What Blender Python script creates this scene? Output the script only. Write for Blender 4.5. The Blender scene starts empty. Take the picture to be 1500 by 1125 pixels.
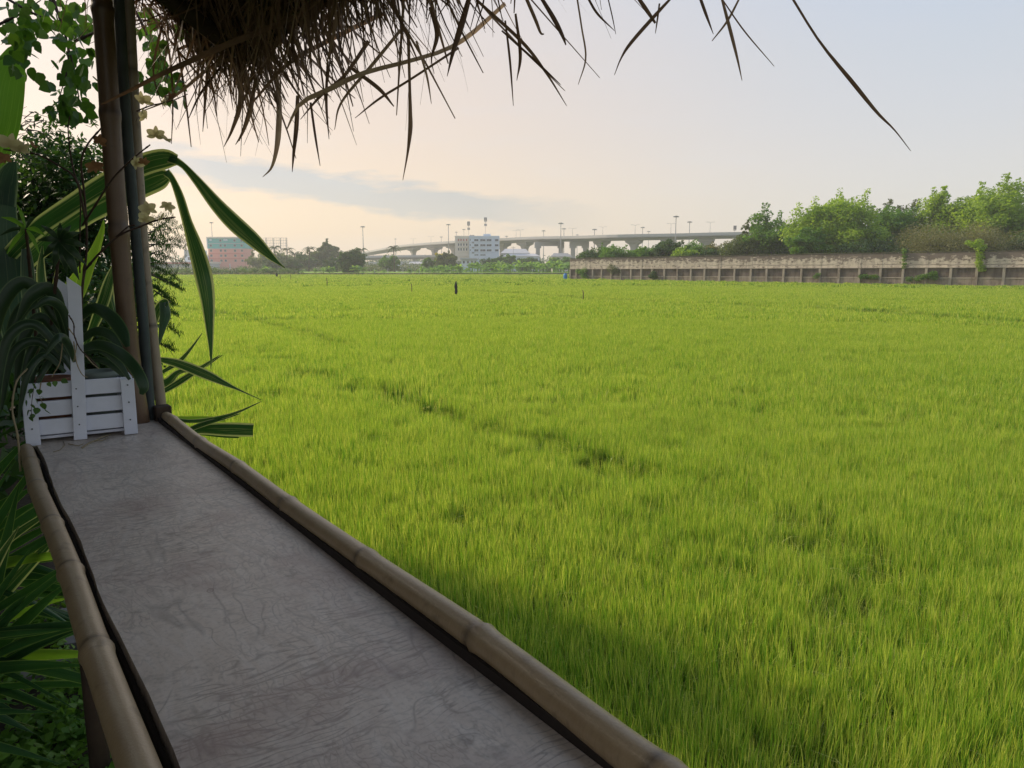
import bpy, math, random
import numpy as np
from mathutils import Vector, Matrix
random.seed(7); rng = np.random.default_rng(7)
R = math.radians
SC = bpy.context.scene; COL = SC.collection

# ------------------------------------------------------------ camera, sky, sun
CAMZ = 2.3; PITCH = R(8.86); FPX = 1100.0
cd = bpy.data.cameras.new('camera'); cam = bpy.data.objects.new('camera', cd); COL.objects.link(cam)
cam.location = (0, 0, CAMZ); cam.rotation_euler = (R(90) - PITCH, 0, 0)
cd.sensor_width = 36; cd.lens = 36 * FPX / 1500; cd.clip_start = 0.02; cd.clip_end = 6000
SC.camera = cam
SUN_AZ, SUN_EL = R(-56), R(28)       # azimuth measured from +Y towards +X
SUN_DIR = Vector((math.sin(SUN_AZ) * math.cos(SUN_EL), math.cos(SUN_AZ) * math.cos(SUN_EL), math.sin(SUN_EL)))
W = bpy.data.worlds.new('World'); SC.world = W; W.use_nodes = True
def world_nodes():
    nt = W.node_tree; N = nt.nodes; L = nt.links; N.clear()
    out = N.new('ShaderNodeOutputWorld')
    sky = N.new('ShaderNodeTexSky'); sky.sky_type = 'NISHITA'; sky.sun_disc = False
    sky.sun_elevation = SUN_EL; sky.sun_rotation = SUN_AZ; sky.air_density = 1.0; sky.dust_density = 1.0
    b1 = N.new('ShaderNodeBackground'); b1.inputs[1].default_value = 0.05; L.new(sky.outputs[0], b1.inputs[0])
    tc = N.new('ShaderNodeTexCoord'); sep = N.new('ShaderNodeSeparateXYZ'); L.new(tc.outputs['Generated'], sep.inputs[0])
    def m(op, a, b=None, clamp=False):
        n = N.new('ShaderNodeMath'); n.operation = op; n.use_clamp = clamp
        for i, v in enumerate((a, b)):
            if v is None: continue
            if isinstance(v, (int, float)): n.inputs[i].default_value = v
            else: L.new(v, n.inputs[i])
        return n.outputs[0]
    def ramp(f, st):
        r = N.new('ShaderNodeValToRGB'); e = r.color_ramp.elements
        while len(e) < len(st): e.new(0.5)
        for i, (p, c) in enumerate(st): e[i].position = p; e[i].color = (*c, 1)
        L.new(f, r.inputs[0]); return r.outputs[0]
    def mix(f, a, b):
        n = N.new('ShaderNodeMix'); n.data_type = 'RGBA'; L.new(f, n.inputs[0])
        for s, v in ((6, a), (7, b)):
            if isinstance(v, tuple): n.inputs[s].default_value = (*v, 1)
            else: L.new(v, n.inputs[s])
        return n.outputs[2]
    z = sep.outputs[2]
    # hazy evening air: warm cream towards the sun side, cool pale blue away from it and overhead
    warm = ramp(z, [(0.0, (0.68, 0.45, 0.30)), (0.10, (0.80, 0.51, 0.28)), (0.25, (0.80, 0.58, 0.39)), (0.42, (0.76, 0.66, 0.56)), (0.75, (0.45, 0.52, 0.64))])
    cool = ramp(z, [(0.0, (0.64, 0.57, 0.52)), (0.12, (0.645, 0.59, 0.56)), (0.24, (0.59, 0.60, 0.62)), (0.40, (0.50, 0.60, 0.75)), (0.75, (0.38, 0.49, 0.67))])
    dp = N.new('ShaderNodeVectorMath'); dp.operation = 'DOT_PRODUCT'
    L.new(tc.outputs['Generated'], dp.inputs[0]); dp.inputs[1].default_value = (math.sin(R(-66)), math.cos(R(-66)), 0.0)
    f = N.new('ShaderNodeMapRange'); f.interpolation_type = 'SMOOTHSTEP'; L.new(dp.outputs['Value'], f.inputs[0])
    f.inputs[1].default_value = -0.15; f.inputs[2].default_value = 0.72; f.inputs[3].default_value = 0; f.inputs[4].default_value = 1
    base = mix(f.outputs[0], cool, warm)
    # low grey-blue cloud streak and fainter ones around the horizon
    az = m('ARCTAN2', sep.outputs[0], sep.outputs[1]); el = m('ARCSINE', z)
    cv = N.new('ShaderNodeCombineXYZ'); L.new(m('MULTIPLY', az, 7.0), cv.inputs[0]); L.new(m('MULTIPLY', el, 30.0), cv.inputs[1])
    nz = N.new('ShaderNodeTexNoise'); nz.inputs['Scale'].default_value = 1.3; nz.inputs['Detail'].default_value = 6; nz.inputs['Roughness'].default_value = 0.55
    L.new(cv.outputs[0], nz.inputs['Vector'])
    # bank whose centre line sinks from left to right
    line = m('ADD', m('MULTIPLY', az, -0.115), 0.071)
    dist = m('SUBTRACT', el, line)
    wob = m('MULTIPLY', m('SUBTRACT', nz.outputs[0], 0.5), 0.06)
    d2 = m('ABSOLUTE', m('ADD', dist, wob))
    band = m('MULTIPLY', m('SUBTRACT', 1.0, m('DIVIDE', d2, 0.024), True), 1.9, True)
    azf = m('SUBTRACT', 1.0, m('MULTIPLY', m('ABSOLUTE', m('ADD', az, 0.20)), 3.0), True)
    azf = m('MULTIPLY', azf, 2.0, True)
    cl = m('MULTIPLY', m('MULTIPLY', band, azf), 0.85, True)
    c1 = mix(cl, base, (0.35, 0.315, 0.325))
    nz2 = N.new('ShaderNodeTexNoise'); nz2.inputs['Scale'].default_value = 0.8; nz2.inputs['Detail'].default_value = 4
    L.new(cv.outputs[0], nz2.inputs['Vector'])
    v2 = N.new('ShaderNodeMapRange'); L.new(nz2.outputs[0], v2.inputs[0]); v2.inputs[1].default_value = 0.5; v2.inputs[2].default_value = 0.75; v2.inputs[4].default_value = 0.16
    c2 = mix(v2.outputs[0], c1, (0.66, 0.62, 0.62))
    b2 = N.new('ShaderNodeBackground'); L.new(c2, b2.inputs[0]); b2.inputs[1].default_value = 0.87
    ad = N.new('ShaderNodeAddShader'); L.new(b1.outputs[0], ad.inputs[0]); L.new(b2.outputs[0], ad.inputs[1]); L.new(ad.outputs[0], out.inputs[0])
world_nodes()
sd = bpy.data.lights.new('sun', 'SUN'); sun = bpy.data.objects.new('sun', sd); COL.objects.link(sun)
sd.energy = 4.3; sd.angle = R(5); sd.color = (1.0, 0.84, 0.64)
sun.rotation_euler = SUN_DIR.to_track_quat('Z', 'Y').to_euler()
vs = SC.view_settings; vs.view_transform = 'Standard'; vs.look = 'None'; vs.exposure = 0.0; vs.gamma = 1; vs.use_curve_mapping = False
SC.cycles.max_bounces = 8; SC.cycles.transparent_max_bounces = 8; SC.cycles.volume_bounces = 1
SC.cycles.use_denoising = True; SC.cycles.volume_step_rate = 4

# ------------------------------------------------------------ pixel -> world helpers (positions read off the 1500 px photograph)
CP, SP = math.cos(PITCH), math.sin(PITCH)
def ray(px, py):
    v = 562.5 - py
    return px - 750.0, FPX * CP + v * SP, v * CP - FPX * SP
def at(px, py, Y):
    x, y, z = ray(px, py); s = Y / y
    return Vector((x * s, Y, CAMZ + z * s))
def gz(px, py, z):
    x, y, zz = ray(px, py); s = (z - CAMZ) / zz
    return Vector((x * s, y * s, z))
def gx(px, Y): return (px - 750) / 1113.3 * Y
def top(py, Y): return at(750, py, Y).z

# ------------------------------------------------------------ object helpers
def tag(o, label=None, cat=None, group=None, kind=None):
    if label: o['label'] = label
    if cat: o['category'] = cat
    if group: o['group'] = group
    if kind: o['kind'] = kind
    return o
def empty(name, loc=(0, 0, 0), rz=0.0):
    o = bpy.data.objects.new(name, None); COL.objects.link(o); o.location = loc; o.rotation_euler = (0, 0, rz); o.empty_display_size = 0.1
    return o
def link(name, me, parent=None, loc=None):
    o = bpy.data.objects.new(name, me); COL.objects.link(o)
    if parent: o.parent = parent
    if loc is not None: o.location = loc
    return o
def copy_tree(o):
    kids = [c for c in KIDS.get(o, [])]
    c = o.copy(); COL.objects.link(c)
    for k in kids:
        kc = k.copy(); COL.objects.link(kc); kc.parent = c
    return c
KIDS = {}
def child(o, parent):
    o.parent = parent; KIDS.setdefault(parent, []).append(o); return o
class MB:
    def __init__(s): s.v = []; s.f = []; s.a = []
    def add(s, vs_, fs_, att=None):
        n = len(s.v); s.v += [tuple(p) for p in vs_]; s.f += [tuple(i + n for i in f) for f in fs_]
        s.a += list(att) if att is not None else [0.0] * len(vs_)
        return s
    def box(s, c, d, rz=0.0, taper=1.0):
        x, y, z = d[0] / 2, d[1] / 2, d[2] / 2; cs, sn = math.cos(rz), math.sin(rz); out = []
        for k, (a, b, e) in enumerate([(-1,-1,-1),(1,-1,-1),(1,1,-1),(-1,1,-1),(-1,-1,1),(1,-1,1),(1,1,1),(-1,1,1)]):
            q = taper if e > 0 else 1.0
            X, Y = a * x * q, b * y * q
            out.append((c[0] + X * cs - Y * sn, c[1] + X * sn + Y * cs, c[2] + e * z))
        return s.add(out, [(0,3,2,1),(4,5,6,7),(0,1,5,4),(1,2,6,5),(2,3,7,6),(3,0,4,7)])
    def obox(s, o, u, v, w):           # origin corner + three edge vectors
        o, u, v, w = map(Vector, (o, u, v, w))
        P = [o, o+u, o+u+v, o+v, o+w, o+u+w, o+u+v+w, o+v+w]
        return s.add(P, [(0,3,2,1),(4,5,6,7),(0,1,5,4),(1,2,6,5),(2,3,7,6),(3,0,4,7)])
    def tube(s, pts, rad, n=8, cap=True):
        pts = [Vector(p) for p in pts]; m = len(pts)
        if not hasattr(rad, '__len__'): rad = [rad] * m
        V = []; up = None
        for i in range(m):
            t = (pts[min(i + 1, m - 1)] - pts[max(i - 1, 0)]).normalized()
            if up is None: up = Vector((0, 0, 1)) if abs(t.z) < 0.9 else Vector((1, 0, 0))
            sx = t.cross(up); sx.normalize(); up = sx.cross(t).normalized()
            for k in range(n):
                a = 2 * math.pi * k / n
                V.append(pts[i] + (sx * math.cos(a) + up * math.sin(a)) * rad[i])
        F = [(i*n+k, i*n+(k+1) % n, (i+1)*n+(k+1) % n, (i+1)*n+k) for i in range(m-1) for k in range(n)]
        if cap: F += [tuple(range(n))[::-1], tuple((m-1)*n+k for k in range(n))]
        return s.add(V, F)
    def mesh(s, name, mat, smooth=False, att=None):
        me = bpy.data.meshes.new(name); me.from_pydata([tuple(p) for p in s.v], [], s.f)
        if mat: me.materials.append(mat)
        if smooth: me.polygons.foreach_set('use_smooth', [True] * len(me.polygons))
        if att:
            a = me.attributes.new(att, 'FLOAT', 'POINT'); a.data.foreach_set('value', s.a)
        me.update(); return me
    def obj(s, name, mat, parent=None, smooth=False, bevel=0.0, att=None):
        o = link(name, s.mesh(name, mat, smooth, att))
        if parent: child(o, parent)
        if bevel:
            b = o.modifiers.new('bevel', 'BEVEL'); b.width = bevel; b.segments = 2; b.limit_method = 'ANGLE'
        return o
def np_mesh(name, V, F, mat, atts=None, smooth=False):
    """V (n,3), F (m,4) quads -> mesh, with float point attributes"""
    me = bpy.data.meshes.new(name); nv, nf, k = len(V), len(F), F.shape[1]
    me.vertices.add(nv); me.vertices.foreach_set('co', np.ascontiguousarray(V, dtype=np.float32).ravel())
    me.loops.add(nf * k); me.loops.foreach_set('vertex_index', np.ascontiguousarray(F, dtype=np.int32).ravel())
    me.polygons.add(nf); me.polygons.foreach_set('loop_start', np.arange(0, nf * k, k, dtype=np.int32))
    if smooth: me.polygons.foreach_set('use_smooth', np.ones(nf, dtype=bool))
    me.update(calc_edges=True)
    for an, av in (atts or {}).items():
        a = me.attributes.new(an, 'FLOAT', 'POINT'); a.data.foreach_set('value', np.ascontiguousarray(av, dtype=np.float32).ravel())
    if mat: me.materials.append(mat)
    return me
def ribbons(C, Wd, side, rnd):
    """C (n,m,3) centre lines, Wd (n,m) widths, side (n,3) -> V,F,atts"""
    n, m, _ = C.shape
    off = side[:, None, :] * (Wd[:, :, None] * 0.5)
    V = np.stack([C - off, C + off], axis=2).reshape(-1, 3)
    b = (np.arange(n)[:, None] * (2 * m) + np.arange(m - 1)[None, :] * 2).reshape(-1)
    F = np.stack([b, b + 1, b + 3, b + 2], axis=1)
    t = np.repeat(np.tile(np.linspace(0, 1, m), n), 2)
    return V, F, {'t': t, 'rnd': np.repeat(rnd, 2 * m)}
def catmull(P, n):
    P = [np.array(p, dtype=float) for p in P]; P = [2 * P[0] - P[1]] + P + [2 * P[-1] - P[-2]]
    out = []; k = len(P) - 3
    for i in range(n + 1):
        u = i / n * k; j = min(int(u), k - 1); t = u - j; a, b, c, d = P[j:j + 4]
        out.append(0.5 * ((2*b) + (-a+c)*t + (2*a-5*b+4*c-d)*t*t + (-a+3*b-3*c+d)*t**3))
    return out
# ------------------------------------------------------------ materials
MATS = {}
class NB:
    def __init__(s, name):
        s.m = bpy.data.materials.new(name); s.m.use_nodes = True; s.t = s.m.node_tree; s.t.nodes.clear()
        s.o = s.t.nodes.new('ShaderNodeOutputMaterial'); MATS[name] = s.m
    def n(s, ty, ins=None, **kw):
        x = s.t.nodes.new(ty)
        for k, v in kw.items(): setattr(x, k, v)
        for k, v in (ins or {}).items(): s.set(x.inputs[k], v)
        return x
    def set(s, sock, v):
        if isinstance(v, bpy.types.NodeSocket): s.t.links.new(v, sock)
        elif isinstance(v, tuple) and sock.type == 'RGBA' and len(v) == 3: sock.default_value = (*v, 1)
        else: sock.default_value = v
    def math(s, op, a, b=0.0, clamp=False): return s.n('ShaderNodeMath', {0: a, 1: b}, operation=op, use_clamp=clamp).outputs[0]
    def mix(s, f, a, b, mode='MIX'):
        x = s.t.nodes.new('ShaderNodeMix'); x.data_type = 'RGBA'; x.blend_type = mode
        s.set(x.inputs[0], f); s.set(x.inputs[6], a); s.set(x.inputs[7], b); return x.outputs[2]
    def ramp(s, f, st, interp='LINEAR'):
        r = s.t.nodes.new('ShaderNodeValToRGB'); r.color_ramp.interpolation = interp; e = r.color_ramp.elements
        while len(e) < len(st): e.new(0.5)
        for i, (p, c) in enumerate(st): e[i].position = p; e[i].color = (*(c if isinstance(c, tuple) else (c,) * 3), 1)
        s.set(r.inputs[0], f); return r.outputs[0]
    def noise(s, scale, vec=None, detail=4, rough=0.55, dist=0.0):
        i = {'Scale': scale, 'Detail': detail, 'Roughness': rough, 'Distortion': dist}
        if vec is not None: i['Vector'] = vec
        return s.n('ShaderNodeTexNoise', i).outputs[0]
    def obj(s, scale=(1, 1, 1), kind='Object'):
        tc = s.n('ShaderNodeTexCoord'); mp = s.n('ShaderNodeMapping', {'Vector': tc.outputs[kind], 'Scale': scale}); return mp.outputs[0]
    def world(s, scale=(1, 1, 1)):
        g = s.n('ShaderNodeNewGeometry'); return s.n('ShaderNodeMapping', {'Vector': g.outputs['Position'], 'Scale': scale}).outputs[0]
    def att(s, name): return s.n('ShaderNodeAttribute', attribute_name=name).outputs['Fac']
    def orand(s): return s.n('ShaderNodeObjectInfo').outputs['Random']
    def bump(s, h, strength=0.3, dist=0.01): return s.n('ShaderNodeBump', {'Height': h, 'Strength': strength, 'Distance': dist}).outputs[0]
    def pbr(s, col, rough=0.6, normal=None, spec=0.4, metal=0.0, trans=None, tf=0.4):
        p = s.n('ShaderNodeBsdfPrincipled', {'Base Color': col, 'Roughness': rough, 'Specular IOR Level': spec, 'Metallic': metal})
        if normal is not None: s.set(p.inputs['Normal'], normal)
        sh = p.outputs[0]
        if trans is not None:
            tr = s.n('ShaderNodeBsdfTranslucent', {'Color': trans}); mx = s.n('ShaderNodeMixShader', {0: tf, 1: sh, 2: tr.outputs[0]}); sh = mx.outputs[0]
        s.t.links.new(sh, s.o.inputs[0]); return s.m
def plain(name, col, rough=0.7, var=0.25, scale=8.0, spec=0.3, metal=0.0):
    b = NB(name); n = b.noise(scale, b.obj())
    c = b.mix(n, tuple(x * (1 - var) for x in col), tuple(min(1, x * (1 + var)) for x in col))
    return b.pbr(c, rough, spec=spec, metal=metal)
def foliage(name, dark, light, tf=0.4, rough=0.5, tscale=1.5, ws=0.5):
    b = NB(name); r = b.att('rnd'); n = b.noise(ws, b.world(), 3)
    f = b.math('ADD', b.math('MULTIPLY', r, 0.65), b.math('MULTIPLY', b.math('SUBTRACT', n, 0.3), 0.9), True)
    c = b.mix(f, dark, light)
    t = b.mix(1.0, c, (tscale, tscale, tscale * 0.5), 'MULTIPLY')
    return b.pbr(c, rough, spec=0.3, trans=t, tf=tf)

def mat_rice():
    b = NB('rice_blade'); t = b.att('t'); r = b.att('rnd'); n1 = b.noise(0.12, b.world(), 4); n2 = b.noise(1.1, b.world(), 3)
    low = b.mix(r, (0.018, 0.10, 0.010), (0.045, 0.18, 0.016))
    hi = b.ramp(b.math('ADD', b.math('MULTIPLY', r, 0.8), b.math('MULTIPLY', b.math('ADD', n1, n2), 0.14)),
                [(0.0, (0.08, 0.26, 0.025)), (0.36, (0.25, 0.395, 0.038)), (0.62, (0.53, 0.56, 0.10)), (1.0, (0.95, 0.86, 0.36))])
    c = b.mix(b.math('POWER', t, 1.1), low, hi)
    tr = b.mix(1.0, c, (1.5, 1.52, 0.85), 'MULTIPLY')
    return b.pbr(c, 0.38, spec=0.35, trans=tr, tf=0.45)
def mat_soil(name, a, c2, sc=3.0):
    b = NB(name); n = b.noise(sc, b.world(), 8, 0.65)
    return b.pbr(b.ramp(n, [(0.3, a), (0.7, c2)]), 0.9, b.bump(n, 0.6, 0.03), spec=0.2)
def mat_bamboo(name, c1, c2, along=(2, 2, 60), stain=0.4):
    b = NB(name); u = b.att('u')   # u = 0..1 along the culm, node darkening stored in 'rnd'
    v = b.obj((14, 14, 14)); n = b.noise(1.0, v, 6, 0.6); f = b.noise(9.0, b.obj((30, 30, 2)), 5, 0.6)
    c = b.mix(b.math('MULTIPLY', n, 1.0), c1, c2)
    c = b.mix(b.math('MULTIPLY', f, 0.5), c, tuple(x * 0.55 for x in c1))
    c = b.mix(b.math('MULTIPLY', b.att('rnd'), 0.8), c, (0.045, 0.03, 0.02))
    sp = b.ramp(b.noise(22.0, b.obj(), 3, 0.6), [(0.60, 0.0), (0.72, 1.0)])
    c = b.mix(b.math('MULTIPLY', sp, stain), c, (0.03, 0.022, 0.016))
    return b.pbr(c, 0.36, b.bump(f, 0.25, 0.002), spec=0.45)
KNOTS = [(.235 - .30, .768 - .95, .011), (.30 - .30, 1.95 - .95, .008), (.36 - .30, 1.27 - .95, .006), (.21 - .30, 2.2 - .95, .005)]
def mat_board():
    b = NB('weathered_board')
    o = b.obj(); warp = b.n('ShaderNodeTexNoise', {'Vector': o, 'Scale': 3.2, 'Detail': 3.0})
    wv = b.n('ShaderNodeVectorMath', {0: o, 1: b.n('ShaderNodeVectorMath', {0: warp.outputs['Color'], 'Scale': 0.14}, operation='SCALE').outputs[0]}, operation='ADD').outputs[0]
    big = b.noise(4.5, wv, 5, 0.6); fine = b.noise(60.0, o, 6, 0.7)
    st = b.n('ShaderNodeMapping', {'Vector': wv, 'Scale': (70.0, 9.0, 1.0)}).outputs[0]
    grain = b.noise(1.0, st, 6, 0.65)
    c = b.mix(big, (0.49, 0.395, 0.315), (0.67, 0.57, 0.47))
    c = b.mix(b.ramp(grain, [(0.42, 0.0), (0.62, 0.65)]), c, (0.64, 0.56, 0.48))
    # checks: thin contour lines of warped, stretched noise, kept only in patches
    def checks(scale, rot, off, width, thr):
        mp = b.n('ShaderNodeMapping', {'Vector': wv, 'Scale': scale, 'Location': (off, off, 0), 'Rotation': (0, 0, rot)}).outputs[0]
        v = b.math('ABSOLUTE', b.math('SUBTRACT', b.noise(1.0, mp, 1, 0.4), 0.5))
        line = b.ramp(v, [(0.0, 1.0), (width, 0.0)])
        msk = b.ramp(b.noise(5.0, b.n('ShaderNodeMapping', {'Vector': o, 'Location': (off * 3, off, 0)}).outputs[0], 4, 0.6), [(thr - .06, 0.0), (thr + 0.04, 1.0)])
        return b.math('MULTIPLY', line, msk)
    k1 = checks((26, 5, 1), 0.3, 1.0, 0.035, 0.50); k2 = checks((16, 75, 1), 0.2, 4.0, 0.06, 0.48); k3 = checks((11, 9, 1), -0.4, 7.0, 0.013, 0.50); k4 = checks((90, 30, 1), 0.5, 9.0, 0.07, 0.5)
    k = b.math('MAXIMUM', b.math('MAXIMUM', b.math('MULTIPLY', k1, 0.45), b.math('MULTIPLY', k4, 0.35)), b.math('MAXIMUM', b.math('MULTIPLY', k2, 0.55), b.math('MULTIPLY', k3, 0.45)))
    c = b.mix(b.math('MULTIPLY', k, 0.8), c, (0.07, 0.05, 0.045))
    spk = b.ramp(b.noise(140.0, o, 3, 0.6), [(0.3, 0.8), (0.5, 1.0)])
    c = b.mix(1.0, c, spk, 'MULTIPLY')
    stn = b.ramp(b.noise(9.0, b.n('ShaderNodeMapping', {'Vector': o, 'Location': (4.2, 1.3, 0)}).outputs[0], 5, 0.7), [(0.60, 0.0), (0.72, 1.0)])
    c = b.mix(b.math('MULTIPLY', stn, 0.45), c, (0.055, 0.045, 0.04))
    for (ka, kt, kr) in KNOTS:
        dv = b.n('ShaderNodeVectorMath', {0: wv, 1: (ka, kt, 0.0)}, operation='SUBTRACT').outputs[0]
        sx = b.n('ShaderNodeSeparateXYZ', {0: dv}); rr = b.math('SQRT', b.math('ADD', b.math('POWER', b.math('ABSOLUTE', sx.outputs[0]), 2.0), b.math('MULTIPLY', b.math('POWER', b.math('ABSOLUTE', sx.outputs[1]), 2.0), 0.8)))
        rr = b.math('ADD', rr, b.math('MULTIPLY', b.math('SUBTRACT', b.noise(30.0, o, 3), 0.5), kr * 0.9))
        kn = b.ramp(b.math('DIVIDE', rr, kr), [(0.0, 0.3), (0.62, 0.25), (0.80, 0.9), (0.95, 0.15), (1.0, 0.0)])
        c = b.mix(b.math('MULTIPLY', kn, 0.75), c, (0.10, 0.05, 0.045))
    dus = b.ramp(b.noise(5.0, b.n('ShaderNodeMapping', {'Vector': o, 'Location': (9.2, 5.3, 0)}).outputs[0], 5, 0.7), [(0.5, 0.0), (0.75, 0.6)])
    c = b.mix(dus, c, (0.27, 0.16, 0.135))
    h = b.math('SUBTRACT', b.math('MULTIPLY', grain, 0.3), b.math('MULTIPLY', k, 1.0))
    h = b.math('ADD', h, b.math('MULTIPLY', fine, 0.25))
    return b.pbr(c, b.mix(big, (0.36,) * 3, (0.52,) * 3), b.bump(h, 0.2, 0.0012), spec=0.4)
def mat_stripe(name, green, edge, tf=0.35, inner=0.55, rough=0.35, stripes=0.35):
    """long leaf, attribute u = -1..1 across: green middle with pale stripes and pale margins"""
    b = NB(name); u = b.n('ShaderNodeAttribute', attribute_name='u').outputs['Fac']; t = b.att('t')
    au = b.math('ABSOLUTE', u)
    n = b.noise(3.0, b.n('ShaderNodeCombineXYZ', {0: b.math('MULTIPLY', u, 4.0), 1: b.math('MULTIPLY', t, 0.5), 2: b.math('MULTIPLY', b.orand(), 30.0)}).outputs[0], 4, 0.6)
    e = b.ramp(b.math('ADD', au, b.math('MULTIPLY', b.math('SUBTRACT', n, 0.5), 0.5)), [(inner, 0.0), (inner + 0.12, 1.0)])
    s2 = b.math('MULTIPLY', b.ramp(n, [(0.56, 0.0), (0.62, 1.0)]), stripes)
    mid = b.mix(b.noise(2.0, b.obj((3, 3, 3))), tuple(x * 0.7 for x in green), tuple(x * 1.25 for x in green))
    c = b.mix(b.math('MAXIMUM', e, s2), mid, edge)
    dry = b.ramp(b.math('ADD', t, b.math('MULTIPLY', b.noise(12.0, b.obj()), 0.1)), [(1.0, 0.0), (1.06, 0.8)])
    c = b.mix(dry, c, (0.25, 0.14, 0.06))
    tr = b.mix(1.0, c, (1.7, 1.7, 0.8), 'MULTIPLY')
    return b.pbr(c, rough, spec=0.45, trans=tr, tf=tf)
def mat_straw():
    b = NB('dry_straw'); r = b.att('rnd'); n = b.noise(5.0, b.obj((6, 6, 6)), 4)
    c = b.ramp(b.math('ADD', b.math('MULTIPLY', r, 0.7), b.math('MULTIPLY', n, 0.35)), [(0.1, (0.08, 0.042, 0.023)), (0.5, (0.21, 0.125, 0.07)), (0.8, (0.36, 0.24, 0.145)), (1.0, (0.52, 0.39, 0.25))])
    return b.pbr(c, 0.6, spec=0.25, trans=c, tf=0.22)
def mat_wall(name, base, dirt, amt, rust=0.0, topdirt=False):
    b = NB(name); w = b.world(); n1 = b.noise(0.9, w, 8, 0.7)
    n2 = b.noise(1.0, b.world((1.6, 1.6, 0.35)), 7, 0.7); pl = b.noise(2.2, b.world((0.8, 0.8, 2.0)), 6, 0.65)
    c = b.mix(n1, tuple(x * 0.75 for x in base), tuple(x * 1.15 for x in base))
    d = b.ramp(b.math('ADD', b.math('MULTIPLY', n2, 0.6), b.math('MULTIPLY', n1, 0.4)), [(0.5 - amt, 0.0), (0.62 - amt * 0.6, 1.0)])
    if topdirt:
        z = b.n('ShaderNodeSeparateXYZ', {0: w}).outputs[2]
        tz = b.ramp(b.math('DIVIDE', z, 4.6), [(0.60, -0.0), (0.99, 1.0)])
        d = b.math('MAXIMUM', b.math('MULTIPLY', d, 0.55), b.ramp(b.math('ADD', b.math('MULTIPLY', tz, 0.34), b.math('ADD', b.math('MULTIPLY', pl, 0.7), b.math('MULTIPLY', n2, 0.3))), [(0.51, 0.0), (0.60, 1.0)]))
        # the render has fallen away along a ragged line low on the upper panels
        br = b.ramp(b.math('ABSOLUTE', b.math('SUBTRACT', b.math('ADD', b.math('DIVIDE', z, 4.6), b.math('MULTIPLY', b.noise(0.6, w, 4), 0.10)), 0.60)), [(0.004, 1.0), (0.014, 0.0)])
        d = b.math('MAXIMUM', d, b.math('MULTIPLY', br, b.ramp(b.noise(0.16, w, 2), [(0.45, 0.0), (0.55, 0.9)])))
    c = b.mix(b.math('MULTIPLY', d, 0.85), c, dirt)
    return b.pbr(c, 0.9, b.bump(pl, 0.4, 0.03), spec=0.15)
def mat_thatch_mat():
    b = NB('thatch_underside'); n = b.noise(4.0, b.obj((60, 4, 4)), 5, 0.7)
    return b.pbr(b.mix(n, (0.012, 0.007, 0.004), (0.07, 0.04, 0.022)), 0.85, b.bump(n, 0.8, 0.02), spec=0.1)
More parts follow.
